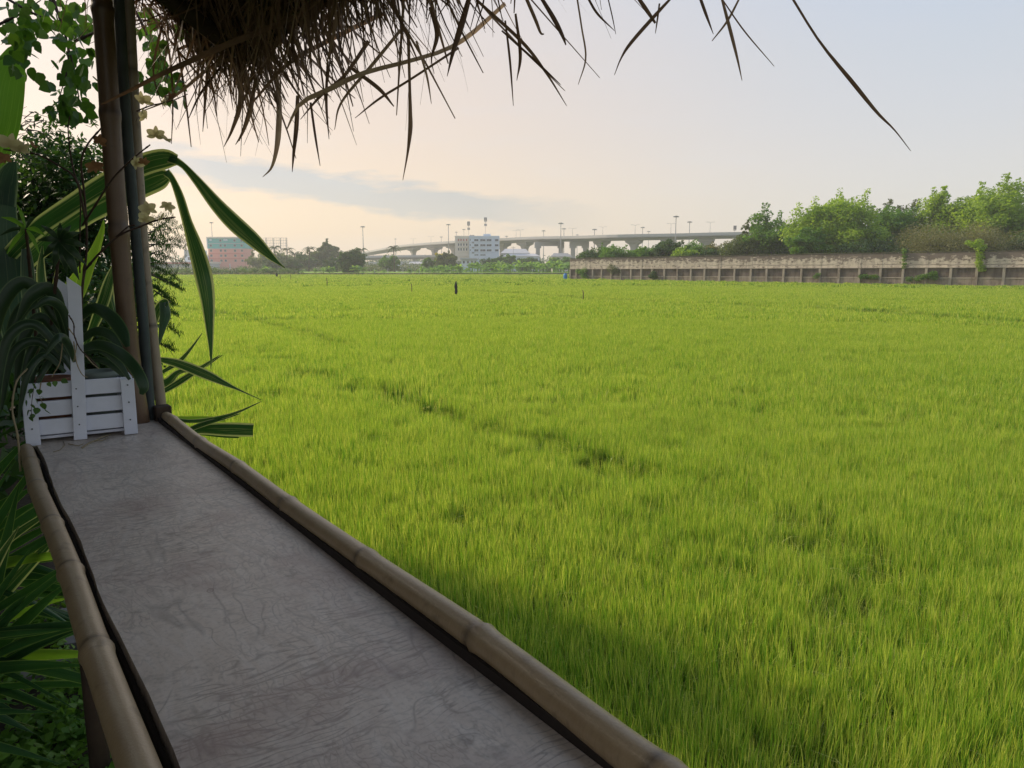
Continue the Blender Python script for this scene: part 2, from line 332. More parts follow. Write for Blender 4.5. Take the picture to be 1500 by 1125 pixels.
M = dict(
    rice=mat_rice(), soil=mat_soil('field_mud', (0.035, 0.03, 0.014), (0.07, 0.075, 0.02)), earth=mat_soil('bare_earth', (0.03, 0.022, 0.015), (0.075, 0.058, 0.04), 9.0),
    far_ground=mat_soil('far_ground', (0.07, 0.11, 0.025), (0.11, 0.15, 0.035), 0.03), field2=mat_soil('second_field_green', (0.17, 0.32, 0.03), (0.27, 0.42, 0.05), 0.2), bund=mat_soil('bund_earth', (0.06, 0.075, 0.025), (0.12, 0.11, 0.055), 1.0),
    bamboo=mat_bamboo('aged_bamboo', (0.30, 0.205, 0.11), (0.50, 0.385, 0.23)), bamboo_dark=mat_bamboo('brown_bamboo', (0.11, 0.06, 0.03), (0.20, 0.12, 0.065)),
    bamboo_pale=mat_bamboo('pale_bamboo', (0.28, 0.21, 0.14), (0.42, 0.33, 0.24)),
    board=mat_board(), straw=mat_straw(), thatch=mat_thatch_mat(), dark_wood=plain('dark_wood', (0.055, 0.035, 0.022), 0.8, 0.5, 14),
    gap=plain('painted_gap_shadow', (0.03, 0.022, 0.018), 0.9), steel=plain('galvanised_steel', (0.06, 0.072, 0.07), 0.6, 0.5, 12, 0.3, 0.2),
    white_wood=plain('white_painted_wood', (0.64, 0.65, 0.71), 0.55, 0.12, 22), pot=plain('grey_green_pot', (0.16, 0.19, 0.16), 0.6), clay=plain('brown_pot', (0.2, 0.09, 0.05), 0.7),
    pandan=mat_stripe('variegated_leaf', (0.035, 0.10, 0.03), (0.60, 0.60, 0.30), inner=0.70), strap=mat_stripe('dark_strap_leaf', (0.035, 0.105, 0.03), (0.22, 0.34, 0.09), 0.3, 0.84, 0.4, 0.15),
    orchid=mat_stripe('orchid_leaf', (0.018, 0.045, 0.016), (0.08, 0.13, 0.05), 0.15, 0.80, 0.42, 0.15), lime=mat_stripe('lime_leaf', (0.25, 0.42, 0.05), (0.42, 0.52, 0.10), 0.5, 0.8, 0.4, 0.4),
    blue_leaf=mat_stripe('bluish_leaf', (0.05, 0.10, 0.075), (0.25, 0.32, 0.22), 0.25, 0.82, 0.4, 0.3), banana_leaf=mat_stripe('banana_leaf', (0.13, 0.28, 0.035), (0.22, 0.38, 0.06), 0.45, 0.9, 0.4, 0.7),
    vine=foliage('vine_leaf', (0.03, 0.085, 0.014), (0.12, 0.23, 0.03), 0.38, 0.45, 1.9, 6.0), stem=plain('dark_stem', (0.06, 0.035, 0.025), 0.7, 0.4, 30), root=plain('pale_root', (0.30, 0.24, 0.14), 0.8),
    petal=None, dry=plain('dried_petal', (0.30, 0.15, 0.07), 0.8, 0.4, 60), bark=plain('bark', (0.11, 0.085, 0.065), 0.9, 0.4, 3), palebark=plain('pale_bark', (0.22, 0.19, 0.15), 0.9, 0.4, 3),
    bush_dark=foliage('dark_bush_leaf', (0.022, 0.05, 0.016), (0.06, 0.13, 0.03), 0.35, ws=1.5), weed=foliage('weed_leaf', (0.05, 0.10, 0.025), (0.14, 0.22, 0.05), 0.35, ws=1.0),
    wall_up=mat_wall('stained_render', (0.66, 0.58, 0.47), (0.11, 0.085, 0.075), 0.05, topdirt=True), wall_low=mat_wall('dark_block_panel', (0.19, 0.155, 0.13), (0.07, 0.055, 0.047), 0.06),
    wall_foot=mat_wall('foot_panel', (0.33, 0.28, 0.22), (0.13, 0.10, 0.08), 0.04), wall_post=mat_wall('concrete_post', (0.40, 0.35, 0.285), (0.18, 0.14, 0.11), 0.0), moss=plain('mossy_coping', (0.085, 0.085, 0.05), 0.9, 0.4, 1.5),
    brick=plain('grey_brick', (0.19, 0.17, 0.155), 0.9, 0.3, 20), concrete=plain('concrete', (0.40, 0.39, 0.37), 0.85, 0.15, 0.15), parapet=plain('pale_parapet', (0.50, 0.50, 0.48), 0.85, 0.1, 0.1),
    lamp=plain('mast_grey', (0.30, 0.30, 0.30), 0.6, 0.1), glass=plain('dark_glass', (0.05, 0.065, 0.085), 0.25, 0.5, 0.6, 0.6), white=plain('white_and_shaded_plaster', (0.66, 0.72, 0.80), 0.8, 0.06, 0.3),
    cream=plain('cream_and_sunlit_plaster', (0.72, 0.66, 0.58), 0.8, 0.06, 0.3), pink=plain('pink_plaster', (0.72, 0.30, 0.25), 0.8, 0.1, 0.3), pinkband=plain('red_band', (0.60, 0.13, 0.11), 0.8), teal=plain('teal_cladding', (0.05, 0.40, 0.38), 0.7, 0.12, 0.3),
    roof_grey=plain('sheet_roof', (0.50, 0.50, 0.52), 0.6, 0.08, 0.2), shed=plain('shed_wall', (0.45, 0.47, 0.50), 0.8, 0.1, 0.2), redtrim=plain('red_trim', (0.50, 0.10, 0.07), 0.7), blue=plain('blue_plastic', (0.04, 0.22, 0.50), 0.5),
    dark_cloth=plain('dark_cloth', (0.02, 0.02, 0.022), 0.95), stake=plain('stake_wood', (0.12, 0.09, 0.06), 0.9), banana=foliage('banana_plant_leaf', (0.08, 0.20, 0.03), (0.36, 0.52, 0.10), 0.5, ws=0.4),
    t_bright=foliage('bright_tree_leaf', (0.09, 0.20, 0.02), (0.46, 0.60, 0.08), 0.45, ws=0.35), t_mid=foliage('mid_tree_leaf', (0.045, 0.13, 0.02), (0.20, 0.36, 0.05), 0.4, ws=0.35),
    t_dull=foliage('dull_tree_leaf', (0.055, 0.09, 0.035), (0.19, 0.23, 0.08), 0.35, ws=0.5), t_brown=foliage('brown_tree_leaf', (0.12, 0.14, 0.05), (0.30, 0.28, 0.12), 0.3, ws=0.4), t_dark=foliage('dark_tree_leaf', (0.03, 0.075, 0.02), (0.10, 0.19, 0.04), 0.3, ws=0.4),
    t_yellow=foliage('yellow_flowers', (0.35, 0.30, 0.03), (0.65, 0.55, 0.06), 0.3), palm=foliage('palm_leaf', (0.03, 0.06, 0.02), (0.08, 0.12, 0.035), 0.3),
)
b_ = NB('orchid_petal'); M['petal'] = b_.pbr(b_.mix(b_.noise(25.0, b_.obj()), (0.55, 0.50, 0.24), (0.70, 0.62, 0.40)), 0.5, trans=(0.8, 0.72, 0.4), tf=0.4)

# ============================================================ GROUND
SOILZ = 0.0; TOPZ = 0.42
def sheet(name, pts, z, mat, kind='structure', label=None):
    me = bpy.data.meshes.new(name); me.from_pydata([(p[0], p[1], z) for p in pts], [], [tuple(range(len(pts)))]); me.materials.append(mat)
    return tag(link(name, me), label, kind=kind)
def ngon(r, n, cx=0, cy=0): return [(cx + r * math.cos(2*math.pi*k/n), cy + r * math.sin(2*math.pi*k/n)) for k in range(n)]
sheet('ground', ngon(1150, 64, 0, 250), -0.05, M['far_ground'])
sheet('paddy_mud', [(-120, -12), (150, -12), (150, 216), (-120, 192)], 0.0, M['soil'])
sheet('far_paddy', [(-95, 197), (40, 206), (60, 262), (-110, 250)], 0.75, M['field2'])

# ============================================================ RICE (stuff, scattered by geometry nodes)
D = np.array([-math.sin(R(36.05)), math.cos(R(36.05))]); Nn = np.array([math.cos(R(36.05)), math.sin(R(36.05))])   # along the counter / to its right
def loc(a, t, z=0.0): return Vector((a * Nn[0] + t * D[0], a * Nn[1] + t * D[1], z))
furrows = []
def furrow(pxs, w): 
    pts = [gz(x, y, 0.35) for x, y in pxs]; furrows.append((np.array([(p.x, p.y) for p in pts]), w))
furrow([(590, 572), (650, 598), (720, 622), (820, 645), (905, 680)], 0.15)
furrow([(905, 680), (1010, 690), (1120, 735), (1230, 800), (1330, 900)], 0.03)
furrow([(360, 505), (430, 535), (520, 562), (590, 572)], 0.1)
furrow([(1260, 452), (1370, 461), (1500, 470)], 0.55)
furrow([(700, 425), (860, 436), (1050, 444), (1260, 452)], 0.3)
furrow([(240, 446), (330, 458), (420, 478), (500, 500)], 0.12)
def segdist(P, pts):
    d = np.full(len(P), 1e9)
    for a, b in zip(pts[:-1], pts[1:]):
        ab = b - a; t = np.clip(((P - a) @ ab) / (ab @ ab), 0, 1); d = np.minimum(d, np.hypot(*(P - a - t[:, None] * ab).T))
    return d
def vnoise(P, s, seed):
    r = np.random.default_rng(seed); g = r.random((256, 256)); Q = P / s + 1000; i = np.floor(Q).astype(int); f = Q - i; f = f*f*(3-2*f)
    a = g[i[:, 0] % 256, i[:, 1] % 256]; b = g[(i[:, 0]+1) % 256, i[:, 1] % 256]; c = g[i[:, 0] % 256, (i[:, 1]+1) % 256]; d = g[(i[:, 0]+1) % 256, (i[:, 1]+1) % 256]
    return (a*(1-f[:, 0])+b*f[:, 0])*(1-f[:, 1]) + (c*(1-f[:, 0])+d*f[:, 0])*f[:, 1]
def tuft(rad, n, w, h, seed, m=6):
    r = np.random.default_rng(seed)
    a = r.random(n) * 2*np.pi; q = rad * np.sqrt(r.random(n)); base = np.stack([q*np.cos(a), q*np.sin(a), np.zeros(n)], 1)
    # shoots grow in small hills
    hills = r.integers(0, max(3, n // 9), n); hc = np.stack([rad*np.sqrt(r.random(400))*np.cos(r.random(400)*6.28), rad*np.sqrt(r.random(400))*np.sin(r.random(400)*6.28)], 1)
    base[:, :2] = hc[hills % 400] + r.normal(0, rad*0.045, (n, 2))
    hh = h * (0.72 + 0.36 * r.random(n)); ln = np.abs(r.normal(0.11, 0.08, n)); droop = r.random(n) < 0.12; ln[droop] = r.uniform(0.5, 0.95, droop.sum())
    ph = r.random(n) * 6.283; dr = np.stack([np.cos(ph), np.sin(ph)], 1)
    s = np.linspace(0, 1, m)[None, :]; pw = np.where(droop, 3.2, 1.8)[:, None]
    off = ln[:, None] * s**pw * hh[:, None]; z = hh[:, None] * (s - np.where(droop, 0.34, 0.12)[:, None] * s**4 * (ln[:, None] / 0.6))
    C = np.stack([base[:, 0:1] + dr[:, 0:1]*off, base[:, 1:2] + dr[:, 1:2]*off, z], 2)
    ps = r.random(n) * 6.283; side = np.stack([np.cos(ps), np.sin(ps), np.zeros(n)], 1)
    Wd = w * (0.7 + 0.6*r.random(n))[:, None] * np.clip(1.06 - s**2.6, 0.05, 1) * (0.75 + 0.5*s)
    rnd = np.clip(r.random(n) * 0.75 + droop * 0.45, 0, 1)
    return ribbons(C, Wd, side, rnd)
def rice_field():
    # wedge the photograph (and a step to either side) can see
    def pts(y0, y1, step, seed):
        r = np.random.default_rng(seed); X = np.arange(max(-150, -y1), min(165, y1), step); Y = np.arange(-4 if y0 == 0 else 0, y1, step)
        gx_, gy_ = np.meshgrid(X, Y); P = np.stack([gx_.ravel(), gy_.ravel()], 1) + r.uniform(-step*.5, step*.5, (gx_.size, 2))
        d = np.hypot(*P.T); px = np.where(P[:, 1] > 0.3, P[:, 0] / np.maximum(P[:, 1], 0.3) * 1113 + 750, -1e5)
        a = P @ Nn; t = P @ D
        ok = (d > max(y0, 0)) & (d <= y1) & (((px > -60) & (px < np.where(d < 25, 2800, 1750))) | (d < 4.5)) & (a > 0.95) & ~((t < -1.2))
        ok &= ~((px < 215) & (d < 22)) & (P[:, 1] < 190 + 0.09 * (P[:, 0] + 60))
        # stay on this side of the wall
        wl = (P[:, 0] - 9.2) * (77.9 - 122) - (P[:, 1] - 121.6) * (50.5 - 9.5)
        ok &= ~((wl < 0) & (P[:, 0] > 9.0) & (px > 836)) 
        return P[ok], r
    V, F, T, Rn, TM = [], [], [], [], []; nv = 0; k = 0
    P_all, ROT, SCL, TMP = [], [], [], []
    specs = [(0.26, 640, 0.0048, 0.35, 0, 11, 0.27, 6), (0.42, 620, 0.0085, 0.36, 11, 30, 0.42, 4), (0.9, 520, 0.026, 0.38, 30, 80, 0.85, 3), (2.0, 480, 0.075, 0.40, 80, 215, 1.6, 3)]
    for si, (rad, n, w, h, y0, y1, step, nvar) in enumerate(specs):
        for j in range(nvar):
            v, f, at_ = tuft(rad, n, w, h, 50 + k, 6 if si == 0 else 4)
            V.append(v); F.append(f + nv); nv += len(v); T.append(at_['t']); Rn.append(at_['rnd']); TM.append(np.full(len(v), k + 1)); k += 1
        P, r = pts(y0, y1, step, 90 + si)
        keep = np.ones(len(P), bool); sc = np.ones(len(P))
        for fp, fw in furrows:
            dd = segdist(P, fp); keep &= dd > (fw * (0.2 + 1.0*vnoise(P, 0.9, 5)) if fw > .2 else .10 * (vnoise(P, 0.5, 5) > .45)); sc = np.where(dd < fw + rad * .8, sc * (0.70 if fw > .1 else .82), sc)
        hn = vnoise(P, 0.7, 11) * 0.5 + vnoise(P, 2.1, 12) * 0.3 + vnoise(P, 9.0, 13) * 0.2
        if si <= 1: keep &= ~((vnoise(P, 0.45, 14) < 0.10) & (hn < 0.5))
        P = P[keep]; sc = sc[keep]; hn = hn[keep]
        pick = r.integers(0, nvar, len(P)) + (k - nvar)
        P_all.append(np.column_stack([P, np.full(len(P), 0.004)])); ROT.append(np.column_stack([r.normal(0, 0.05, (len(P), 2)), r.random(len(P)) * 6.283]))
        s1 = sc * (0.92 + 0.16 * r.random(len(P)));  SCL.append(np.column_stack([s1, s1, sc * (0.88 + 0.27 * hn)])); TMP.append(-(pick + 1))
    nt = k; P = np.concatenate(P_all); npnt = len(P); print('rice tufts', npnt)
    V = np.concatenate(V + [P]); F = np.concatenate(F); zz = np.zeros(npnt)
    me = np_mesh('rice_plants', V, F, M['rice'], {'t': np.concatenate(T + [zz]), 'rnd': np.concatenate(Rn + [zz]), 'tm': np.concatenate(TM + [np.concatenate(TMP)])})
    for nm, arr in (('rot', np.concatenate(ROT)), ('scl', np.concatenate(SCL))):
        a = me.attributes.new(nm, 'FLOAT_VECTOR', 'POINT'); full = np.zeros((len(V), 3), dtype=np.float32); full[len(V) - npnt:] = arr; a.data.foreach_set('vector', full.ravel())
    o = link('rice_plants', me); tag(o, 'green rice field of upright blades with yellowing tips', kind='stuff')
    ng = bpy.data.node_groups.new('rice_scatter', 'GeometryNodeTree')
    ng.interface.new_socket('Geometry', in_out='INPUT', socket_type='NodeSocketGeometry'); ng.interface.new_socket('Geometry', in_out='OUTPUT', socket_type='NodeSocketGeometry')
    gi = ng.nodes.new('NodeGroupInput'); go = ng.nodes.new('NodeGroupOutput'); jn = ng.nodes.new('GeometryNodeJoinGeometry'); L = ng.links
    def natt(name, ty):
        n = ng.nodes.new('GeometryNodeInputNamedAttribute'); n.data_type = ty; n.inputs['Name'].default_value = name; return n.outputs[0]
    tm = natt('tm', 'FLOAT'); rot = natt('rot', 'FLOAT_VECTOR'); scl = natt('scl', 'FLOAT_VECTOR')
    def sep(val):
        c = ng.nodes.new('FunctionNodeCompare'); c.data_type = 'FLOAT'; c.operation = 'EQUAL'; L.new(tm, c.inputs[0]); c.inputs[1].default_value = val; c.inputs['Epsilon'].default_value = 0.1
        s = ng.nodes.new('GeometryNodeSeparateGeometry'); s.domain = 'POINT'; L.new(gi.outputs[0], s.inputs['Geometry']); L.new(c.outputs[0], s.inputs['Selection']); return s.outputs[0]
    for i in range(nt):
        ip = ng.nodes.new('GeometryNodeInstanceOnPoints'); L.new(sep(-(i + 1)), ip.inputs['Points']); L.new(sep(i + 1), ip.inputs['Instance'])
        L.new(rot, ip.inputs['Rotation']); L.new(scl, ip.inputs['Scale']); L.new(ip.outputs[0], jn.inputs[0])
    L.new(jn.outputs[0], go.inputs[0])
    md = o.modifiers.new('scatter', 'NODES'); md.node_group = ng
rice_field()

ORD = 'first second third fourth fifth sixth seventh eighth ninth tenth eleventh twelfth thirteenth fourteenth'.split()
# ============================================================ VEGETATION BUILDERS
def leaf_cloud(name, centres, sig, n, size, mat, seed, flat=0.5, aspect=0.55, parent=None, droop=0.0, loc_=None):
    """small folded leaves scattered in clumps; centres (k,3), sig scalar or (k,)"""
    r = np.random.default_rng(seed); k = len(centres); centres = np.asarray(centres, float); sig = np.broadcast_to(np.asarray(sig, float), (k,))
    w_ = sig**1.7; c = r.choice(k, n, p=w_/w_.sum()); g = r.normal(0, 1, (n, 3)); g /= np.maximum(1, np.linalg.norm(g, axis=1, keepdims=True) / 1.7)
    P = centres[c] + g * sig[c][:, None] * np.array([1, 1, 0.72])
    a = r.random(n) * 6.283; el = r.normal(0, flat, n) - droop
    d = np.stack([np.cos(a)*np.cos(el), np.sin(a)*np.cos(el), np.sin(el)], 1)
    up = np.stack([r.normal(0, .5, n), r.normal(0, .5, n), np.ones(n)], 1); sd_ = np.cross(d, up); sd_ /= np.linalg.norm(sd_, axis=1, keepdims=True); nn = np.cross(sd_, d)
    L = (size * (0.6 + 0.8 * r.random(n)))[:, None]; w = L * aspect * 0.5
    V = np.stack([P - d*L*.5, P + sd_*w + nn*w*.3, P + d*L*.5, P - sd_*w + nn*w*.3], 1).reshape(-1, 3)
    F = np.arange(4*n).reshape(n, 4)
    cr = r.random(k)[c] * 0.55 + r.random(n) * 0.45
    me = np_mesh(name, V, F, mat, {'rnd': np.repeat(cr, 4)})
    o = link(name, me, loc=loc_)
    if parent: child(o, parent)
    return o
def clumps(lobes, k, seed, shell=0.72):
    r = np.random.default_rng(seed); w = np.array([l[3]*l[4]*l[5] for l in lobes]) ** 0.6; w = w / w.sum(); out = []; 
    for _ in range(k):
        l = lobes[r.choice(len(lobes), p=w)]; v = r.normal(0, 1, 3); v /= np.linalg.norm(v); q = shell + (1 - shell) * r.random() if r.random() < 0.8 else r.random() * shell
        out.append((l[0] + v[0]*l[3]*q, l[1] + v[1]*l[4]*q, l[2] + v[2]*l[5]*q))
    return np.array(out)
def tree(name, label, cat, x, y, lobes, n, size, mat, bark, trunk_h, trunk_r, seed, k=60, sig=0.5, group=None, lean=(0, 0), flat=0.6, aspect=0.6, shell=0.72, stems=1, sprigs=0):
    r = random.Random(seed); root = empty(name, (x, y, 0)); tag(root, label, cat, group)
    C = clumps(lobes, k, seed, shell)
    if sprigs:   # thin upright shoots breaking the outline
        e = []
        for _ in range(sprigs):
            l = r.choice(lobes); a = r.random() * 6.28; q = r.uniform(0.2, 0.9)
            bx, by = l[0] + math.cos(a)*l[3]*q, l[1] + math.sin(a)*l[4]*q; bz = l[2] + l[5]*math.sqrt(max(0, 1-q*q))
            for j in range(3): e.append((bx + r.uniform(-.2, .2) + j*0.1, by, bz + sig * (0.3 + 0.75*j)))
        C = np.concatenate([C, np.array(e)]); S = np.concatenate([np.full(k, sig), np.full(len(e), sig*0.33)])
    else: S = np.full(k, sig)
    leaf_cloud('crown', C, S, n, size, mat, seed + 1, flat, aspect, root)
    m = MB()
    for s_ in range(stems):
        bx, by = (r.uniform(-.6, .6)*(stems > 1), r.uniform(-.4, .4)*(stems > 1)); tx, ty = bx*2.2 + lean[0], by*2 + lean[1]
        m.tube([(bx, by, -0.1), (bx + (tx-bx)*.4, by + (ty-by)*.4, trunk_h*.5), (tx, ty, trunk_h)], [trunk_r, trunk_r*.8, trunk_r*.6], 7)
        for _ in range(9):
            c = C[r.randrange(k)]; mid = ((tx + c[0])/2 + r.uniform(-.3, .3), (ty + c[1])/2, (trunk_h + c[2])/2 + .2)
            m.tube([(tx, ty, trunk_h*.92), mid, tuple(c)], [trunk_r*.45, trunk_r*.25, trunk_r*.07], 5, False)
    m.obj('trunk', bark, root, True)
    return root
def palm(x, y, h, seed, label, group, fr=2.6):
    r = np.random.default_rng(seed); root = empty('coconut_palm', (x, y, 0)); tag(root, label, 'palm tree', group)
    m = MB(); lx = r.uniform(-.8, .8); m.tube([(0, 0, -.1), (lx*.3, 0, h*.5), (lx, 0, h)], [.24, .18, .14], 6); m.obj('trunk', M['bark'], root, True)
    Vs, Fs, Ts, nv = [], [], [], 0
    for i in range(17):
        a = r.random()*6.28; e0 = r.uniform(-.3, 1.2); L = fr * r.uniform(.8, 1.15); d = np.array([math.cos(a), math.sin(a)])
        for s in np.linspace(0.12, 1, 13):
            p = np.array([lx + d[0]*L*s*math.cos(e0*.6), d[1]*L*s*math.cos(e0*.6), h + L*(math.sin(e0)*s - .75*s*s)])
            for sg in (-1, 1):
                w = .75 * (1 - .6*s); tip = p + np.array([-d[1]*sg*w*.75 + d[0]*w*.35, d[0]*sg*w*.75 + d[1]*w*.35, -w*.55]); q = np.array([d[0], d[1], 0])*.16
                Vs += [p - q*.5, p + q*.5, tip + q*.1, tip - q*.1]; Fs.append([nv, nv+1, nv+2, nv+3]); nv += 4; Ts += [r.random()]*4
    o = link('fronds', np_mesh('fronds', np.array(Vs), np.array(Fs), M['palm'], {'rnd': np.array(Ts)})); child(o, root); return root
def banana_mesh(seed, h=3.6, nl=9):
    r = np.random.default_rng(seed); V, F, Rn = [], [], []
    def q(a, b, c, d, rr):
        i = len(V); V.extend([a, b, c, d]); F.append([i, i+1, i+2, i+3]); Rn.extend([rr]*4)
    for st in range(3):
        cx, cy = r.uniform(-.5, .5, 2) * (st > 0); hh = h * r.uniform(.40, .58)
        for k in range(5):
            a0, a1 = k*1.2566, (k+1)*1.2566
            q(np.array([cx+.13*math.cos(a0), cy+.13*math.sin(a0), -.05]), np.array([cx+.13*math.cos(a1), cy+.13*math.sin(a1), -.05]), np.array([cx+.06*math.cos(a1), cy+.06*math.sin(a1), hh]), np.array([cx+.06*math.cos(a0), cy+.06*math.sin(a0), hh]), .5)
        for _ in range(nl - st*2):
            a = r.random()*6.28; e = r.uniform(.5, 1.35); L = h*r.uniform(.42, .62); d = np.array([math.cos(a), math.sin(a), 0]); sdv = np.array([-d[1], d[0], 0]); w = L*.15; prev = None; rr = r.random()
            for s in np.linspace(0, 1, 7):
                p = np.array([cx, cy, hh]) + d*L*s*math.cos(e)*1.1 + np.array([0, 0, L*(math.sin(e)*s - .62*s*s*(1.3-e*.4))]); ww = w*math.sin(math.pi*min(1, .12+.86*s))**.6*(.15 if s < .1 else 1)
                cur = (p, p + sdv*ww - np.array([0, 0, ww*.45]), p - sdv*ww - np.array([0, 0, ww*.45]))
                if prev: q(prev[0], prev[1], cur[1], cur[0], rr); q(prev[2], prev[0], cur[0], cur[2], rr)
                prev = cur
    return np_mesh('banana_plant', np.array(V), np.array(F), M['banana'], {'rnd': np.array(Rn)})

# ============================================================ THE OLD WALL ON THE RIGHT
wall = empty('boundary_wall', (9.5, 122, 0)); tag(wall, 'long stained concrete boundary wall with posts and dark recessed lower panels', 'wall')
WA, WB = np.array([9.5, 122.0]), np.array([50.5, 77.9]); Wd_ = (WB - WA) / np.linalg.norm(WB - WA); WLEN = np.linalg.norm(WB - WA); Wn = np.array([Wd_[1], -Wd_[0]])  # towards the field
if Wn[1] > 0: Wn = -Wn
def wall_s(px):
    k = (px - 750) / 1113.3; return (k*WA[1] - WA[0]) / (Wd_[0] - k*Wd_[1])
wang = math.atan2(Wd_[1], Wd_[0])
wpx = [836, 845, 857, 869, 882, 896, 910, 925, 940, 956, 974, 993, 1013, 1033, 1055, 1077, 1101, 1124, 1149, 1175, 1202, 1230, 1260, 1291, 1324, 1358, 1394, 1432, 1472, 1514, 1560, 1610, 1664]
ss = [wall_s(p) for p in wpx]
def lift(s): return 0.30 * s / WLEN
def wbox(name, s0, s1, z0, z1, d0, d1, mat, bev=0.0, jag=0.0):
    """box on the wall line between s0 and s1, from depth d0 (back) to d1 (towards the field)"""
    a = WA + Wd_*s0 + Wn*d0 - np.array([9.5, 122.0]); u = Wd_*(s1-s0); w = Wn*(d1-d0); zl0, zl1 = lift(s0), lift(s1)
    P = [(a[0], a[1], z0+zl0), (a[0]+u[0], a[1]+u[1], z0+zl1), (a[0]+u[0]+w[0], a[1]+u[1]+w[1], z0+zl1), (a[0]+w[0], a[1]+w[1], z0+zl0),
         (a[0], a[1], z1+zl0), (a[0]+u[0], a[1]+u[1], z1+zl1), (a[0]+u[0]+w[0], a[1]+u[1]+w[1], z1+zl1), (a[0]+w[0], a[1]+w[1], z1+zl0)]
    m = MB(); m.add(P, [(0,3,2,1),(4,5,6,7),(0,1,5,4),(1,2,6,5),(2,3,7,6),(3,0,4,7)]); return m.obj(name, mat, wall)
rw = random.Random(3)
for i in range(len(ss)):
    s = ss[i]; wbox('post', s-.13, s+.13, -.3, 1.92, -.02, .17, M['wall_post'])
    if i % 2 == 0 or i > 12: wbox('pilaster', s-.11, s+.11, 1.995, 3.63, -.02, .056 + .01*rw.random(), M['wall_up'])
    if i == len(ss)-1: break
    a, b = s + .13, ss[i+1] - .13; j = rw.uniform(-.02, .02)
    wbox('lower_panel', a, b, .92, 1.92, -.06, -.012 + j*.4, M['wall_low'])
    wbox('rail', a, b, .80, .92, -.05, .07, M['wall_post'])
    wbox('foot_panel', a, b, -.3, .80, -.06, .02 + j, M['wall_foot'])
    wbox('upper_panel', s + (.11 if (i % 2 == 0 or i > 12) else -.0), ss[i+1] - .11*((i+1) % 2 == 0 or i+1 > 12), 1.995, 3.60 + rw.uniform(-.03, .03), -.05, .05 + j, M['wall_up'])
wbox('ledge', ss[0]-.13, ss[-1]+.13, 1.92, 1.995, -.06, .20, M['wall_post'])
for i in range(len(ss)-1):
    wbox('coping', ss[i], ss[i+1] - .02, 3.635, 3.72 + rw.uniform(-.02, .03), -.12, .12, M['moss'])

# plants on and against the wall
def on_wall(px, z, out=0.25):
    s = wall_s(px); p = WA + Wd_*s + Wn*out; return Vector((p[0], p[1], z + lift(s)))
def creeper(px, pts, n, sig, size, label, mat='t_mid', seed=1, name='wall_creeper', cat='creeper'):
    base = on_wall(px, 0); C = [tuple(on_wall(px + dx, z, o_) - base) for dx, z, o_ in pts]
    ob = leaf_cloud(name, C, sig, n, size, M[mat], seed); ob.location = base; tag(ob, label, cat); return ob
creeper(1432, [(-8, 4.3, .3), (0, 4.6, .2), (6, 4.1, .3), (-16, 4.5, .1), (2, 3.7, .3), (3, 3.3, .3), (4, 2.9, .3), (3, 2.5, .28), (5, 2.1, .3), (8, 1.8, .3), (0, 4.0, .3)], 1500, .24, .2, 'green creeper hanging down over the wall near the right edge', 't_bright', 31)
creeper(1324, [(0, 3.6, .2), (1, 3.2, .2), (0, 2.8, .2), (1, 2.4, .2), (0, 3.9, .2), (1, 2.0, .2)], 500, .15, .16, 'thin vine creeping down a pillar right of the middle of the wall', 't_mid', 32)
creeper(1275, [(-10, .95, .4), (-4, 1.0, .4), (4, .9, .4), (10, .95, .4)], 600, .22, .18, 'low weeds at the wall foot left of the thin vine', 't_mid', 33, 'weed_clump', 'weeds')
creeper(1358, [(-22, .7, .4), (-10, .8, .4), (-2, .95, .5), (6, 1.1, .5), (14, .9, .4), (12, 1.3, .4)], 1100, .26, .18, 'spreading green weeds at the wall foot right of the thin vine', 't_mid', 34, 'weed_clump', 'weeds')
creeper(858, [(-2, 1.4, .5), (0, 1.0, .6), (3, .7, .6), (1, 1.8, .5), (-8, 1.6, .3)], 900, .34, .2, 'dark bush growing against the wall near its far left end', 't_mid', 35, 'wall_bush', 'bush')
creeper(900, [(-5, 1.9, .3), (3, 2.0, .3), (0, 1.5, .3), (7, 1.6, .3), (-3, 2.4, .2)], 700, .3, .18, 'twiggy creeper spilling from the ledge of the far wall section', 't_dull', 36)
creeper(960, [(-3, .9, .5), (2, .8, .5), (0, 1.3, .4)], 700, .26, .18, 'dark leafy bush at the wall foot between two posts', 't_dark', 37, 'wall_bush', 'bush')
creeper(1200, [(-2, .9, .4), (1, 1.2, .4)], 250, .2, .16, 'small bush at the foot of the middle wall', 't_mid', 38, 'wall_bush', 'bush')
m = MB(); bp = on_wall(832, 0, .2); m.tube([(0, 0, 0), (0, 0, .15), (0, 0, .95), (0, 0, 1.3)], [.30, .33, .33, .2], 14); o = m.obj('water_drum', M['blue'], None, True); o.location = bp + Vector((-.3, -.3, 0)); tag(o, 'blue plastic drum standing at the far left end of the wall', 'drum')

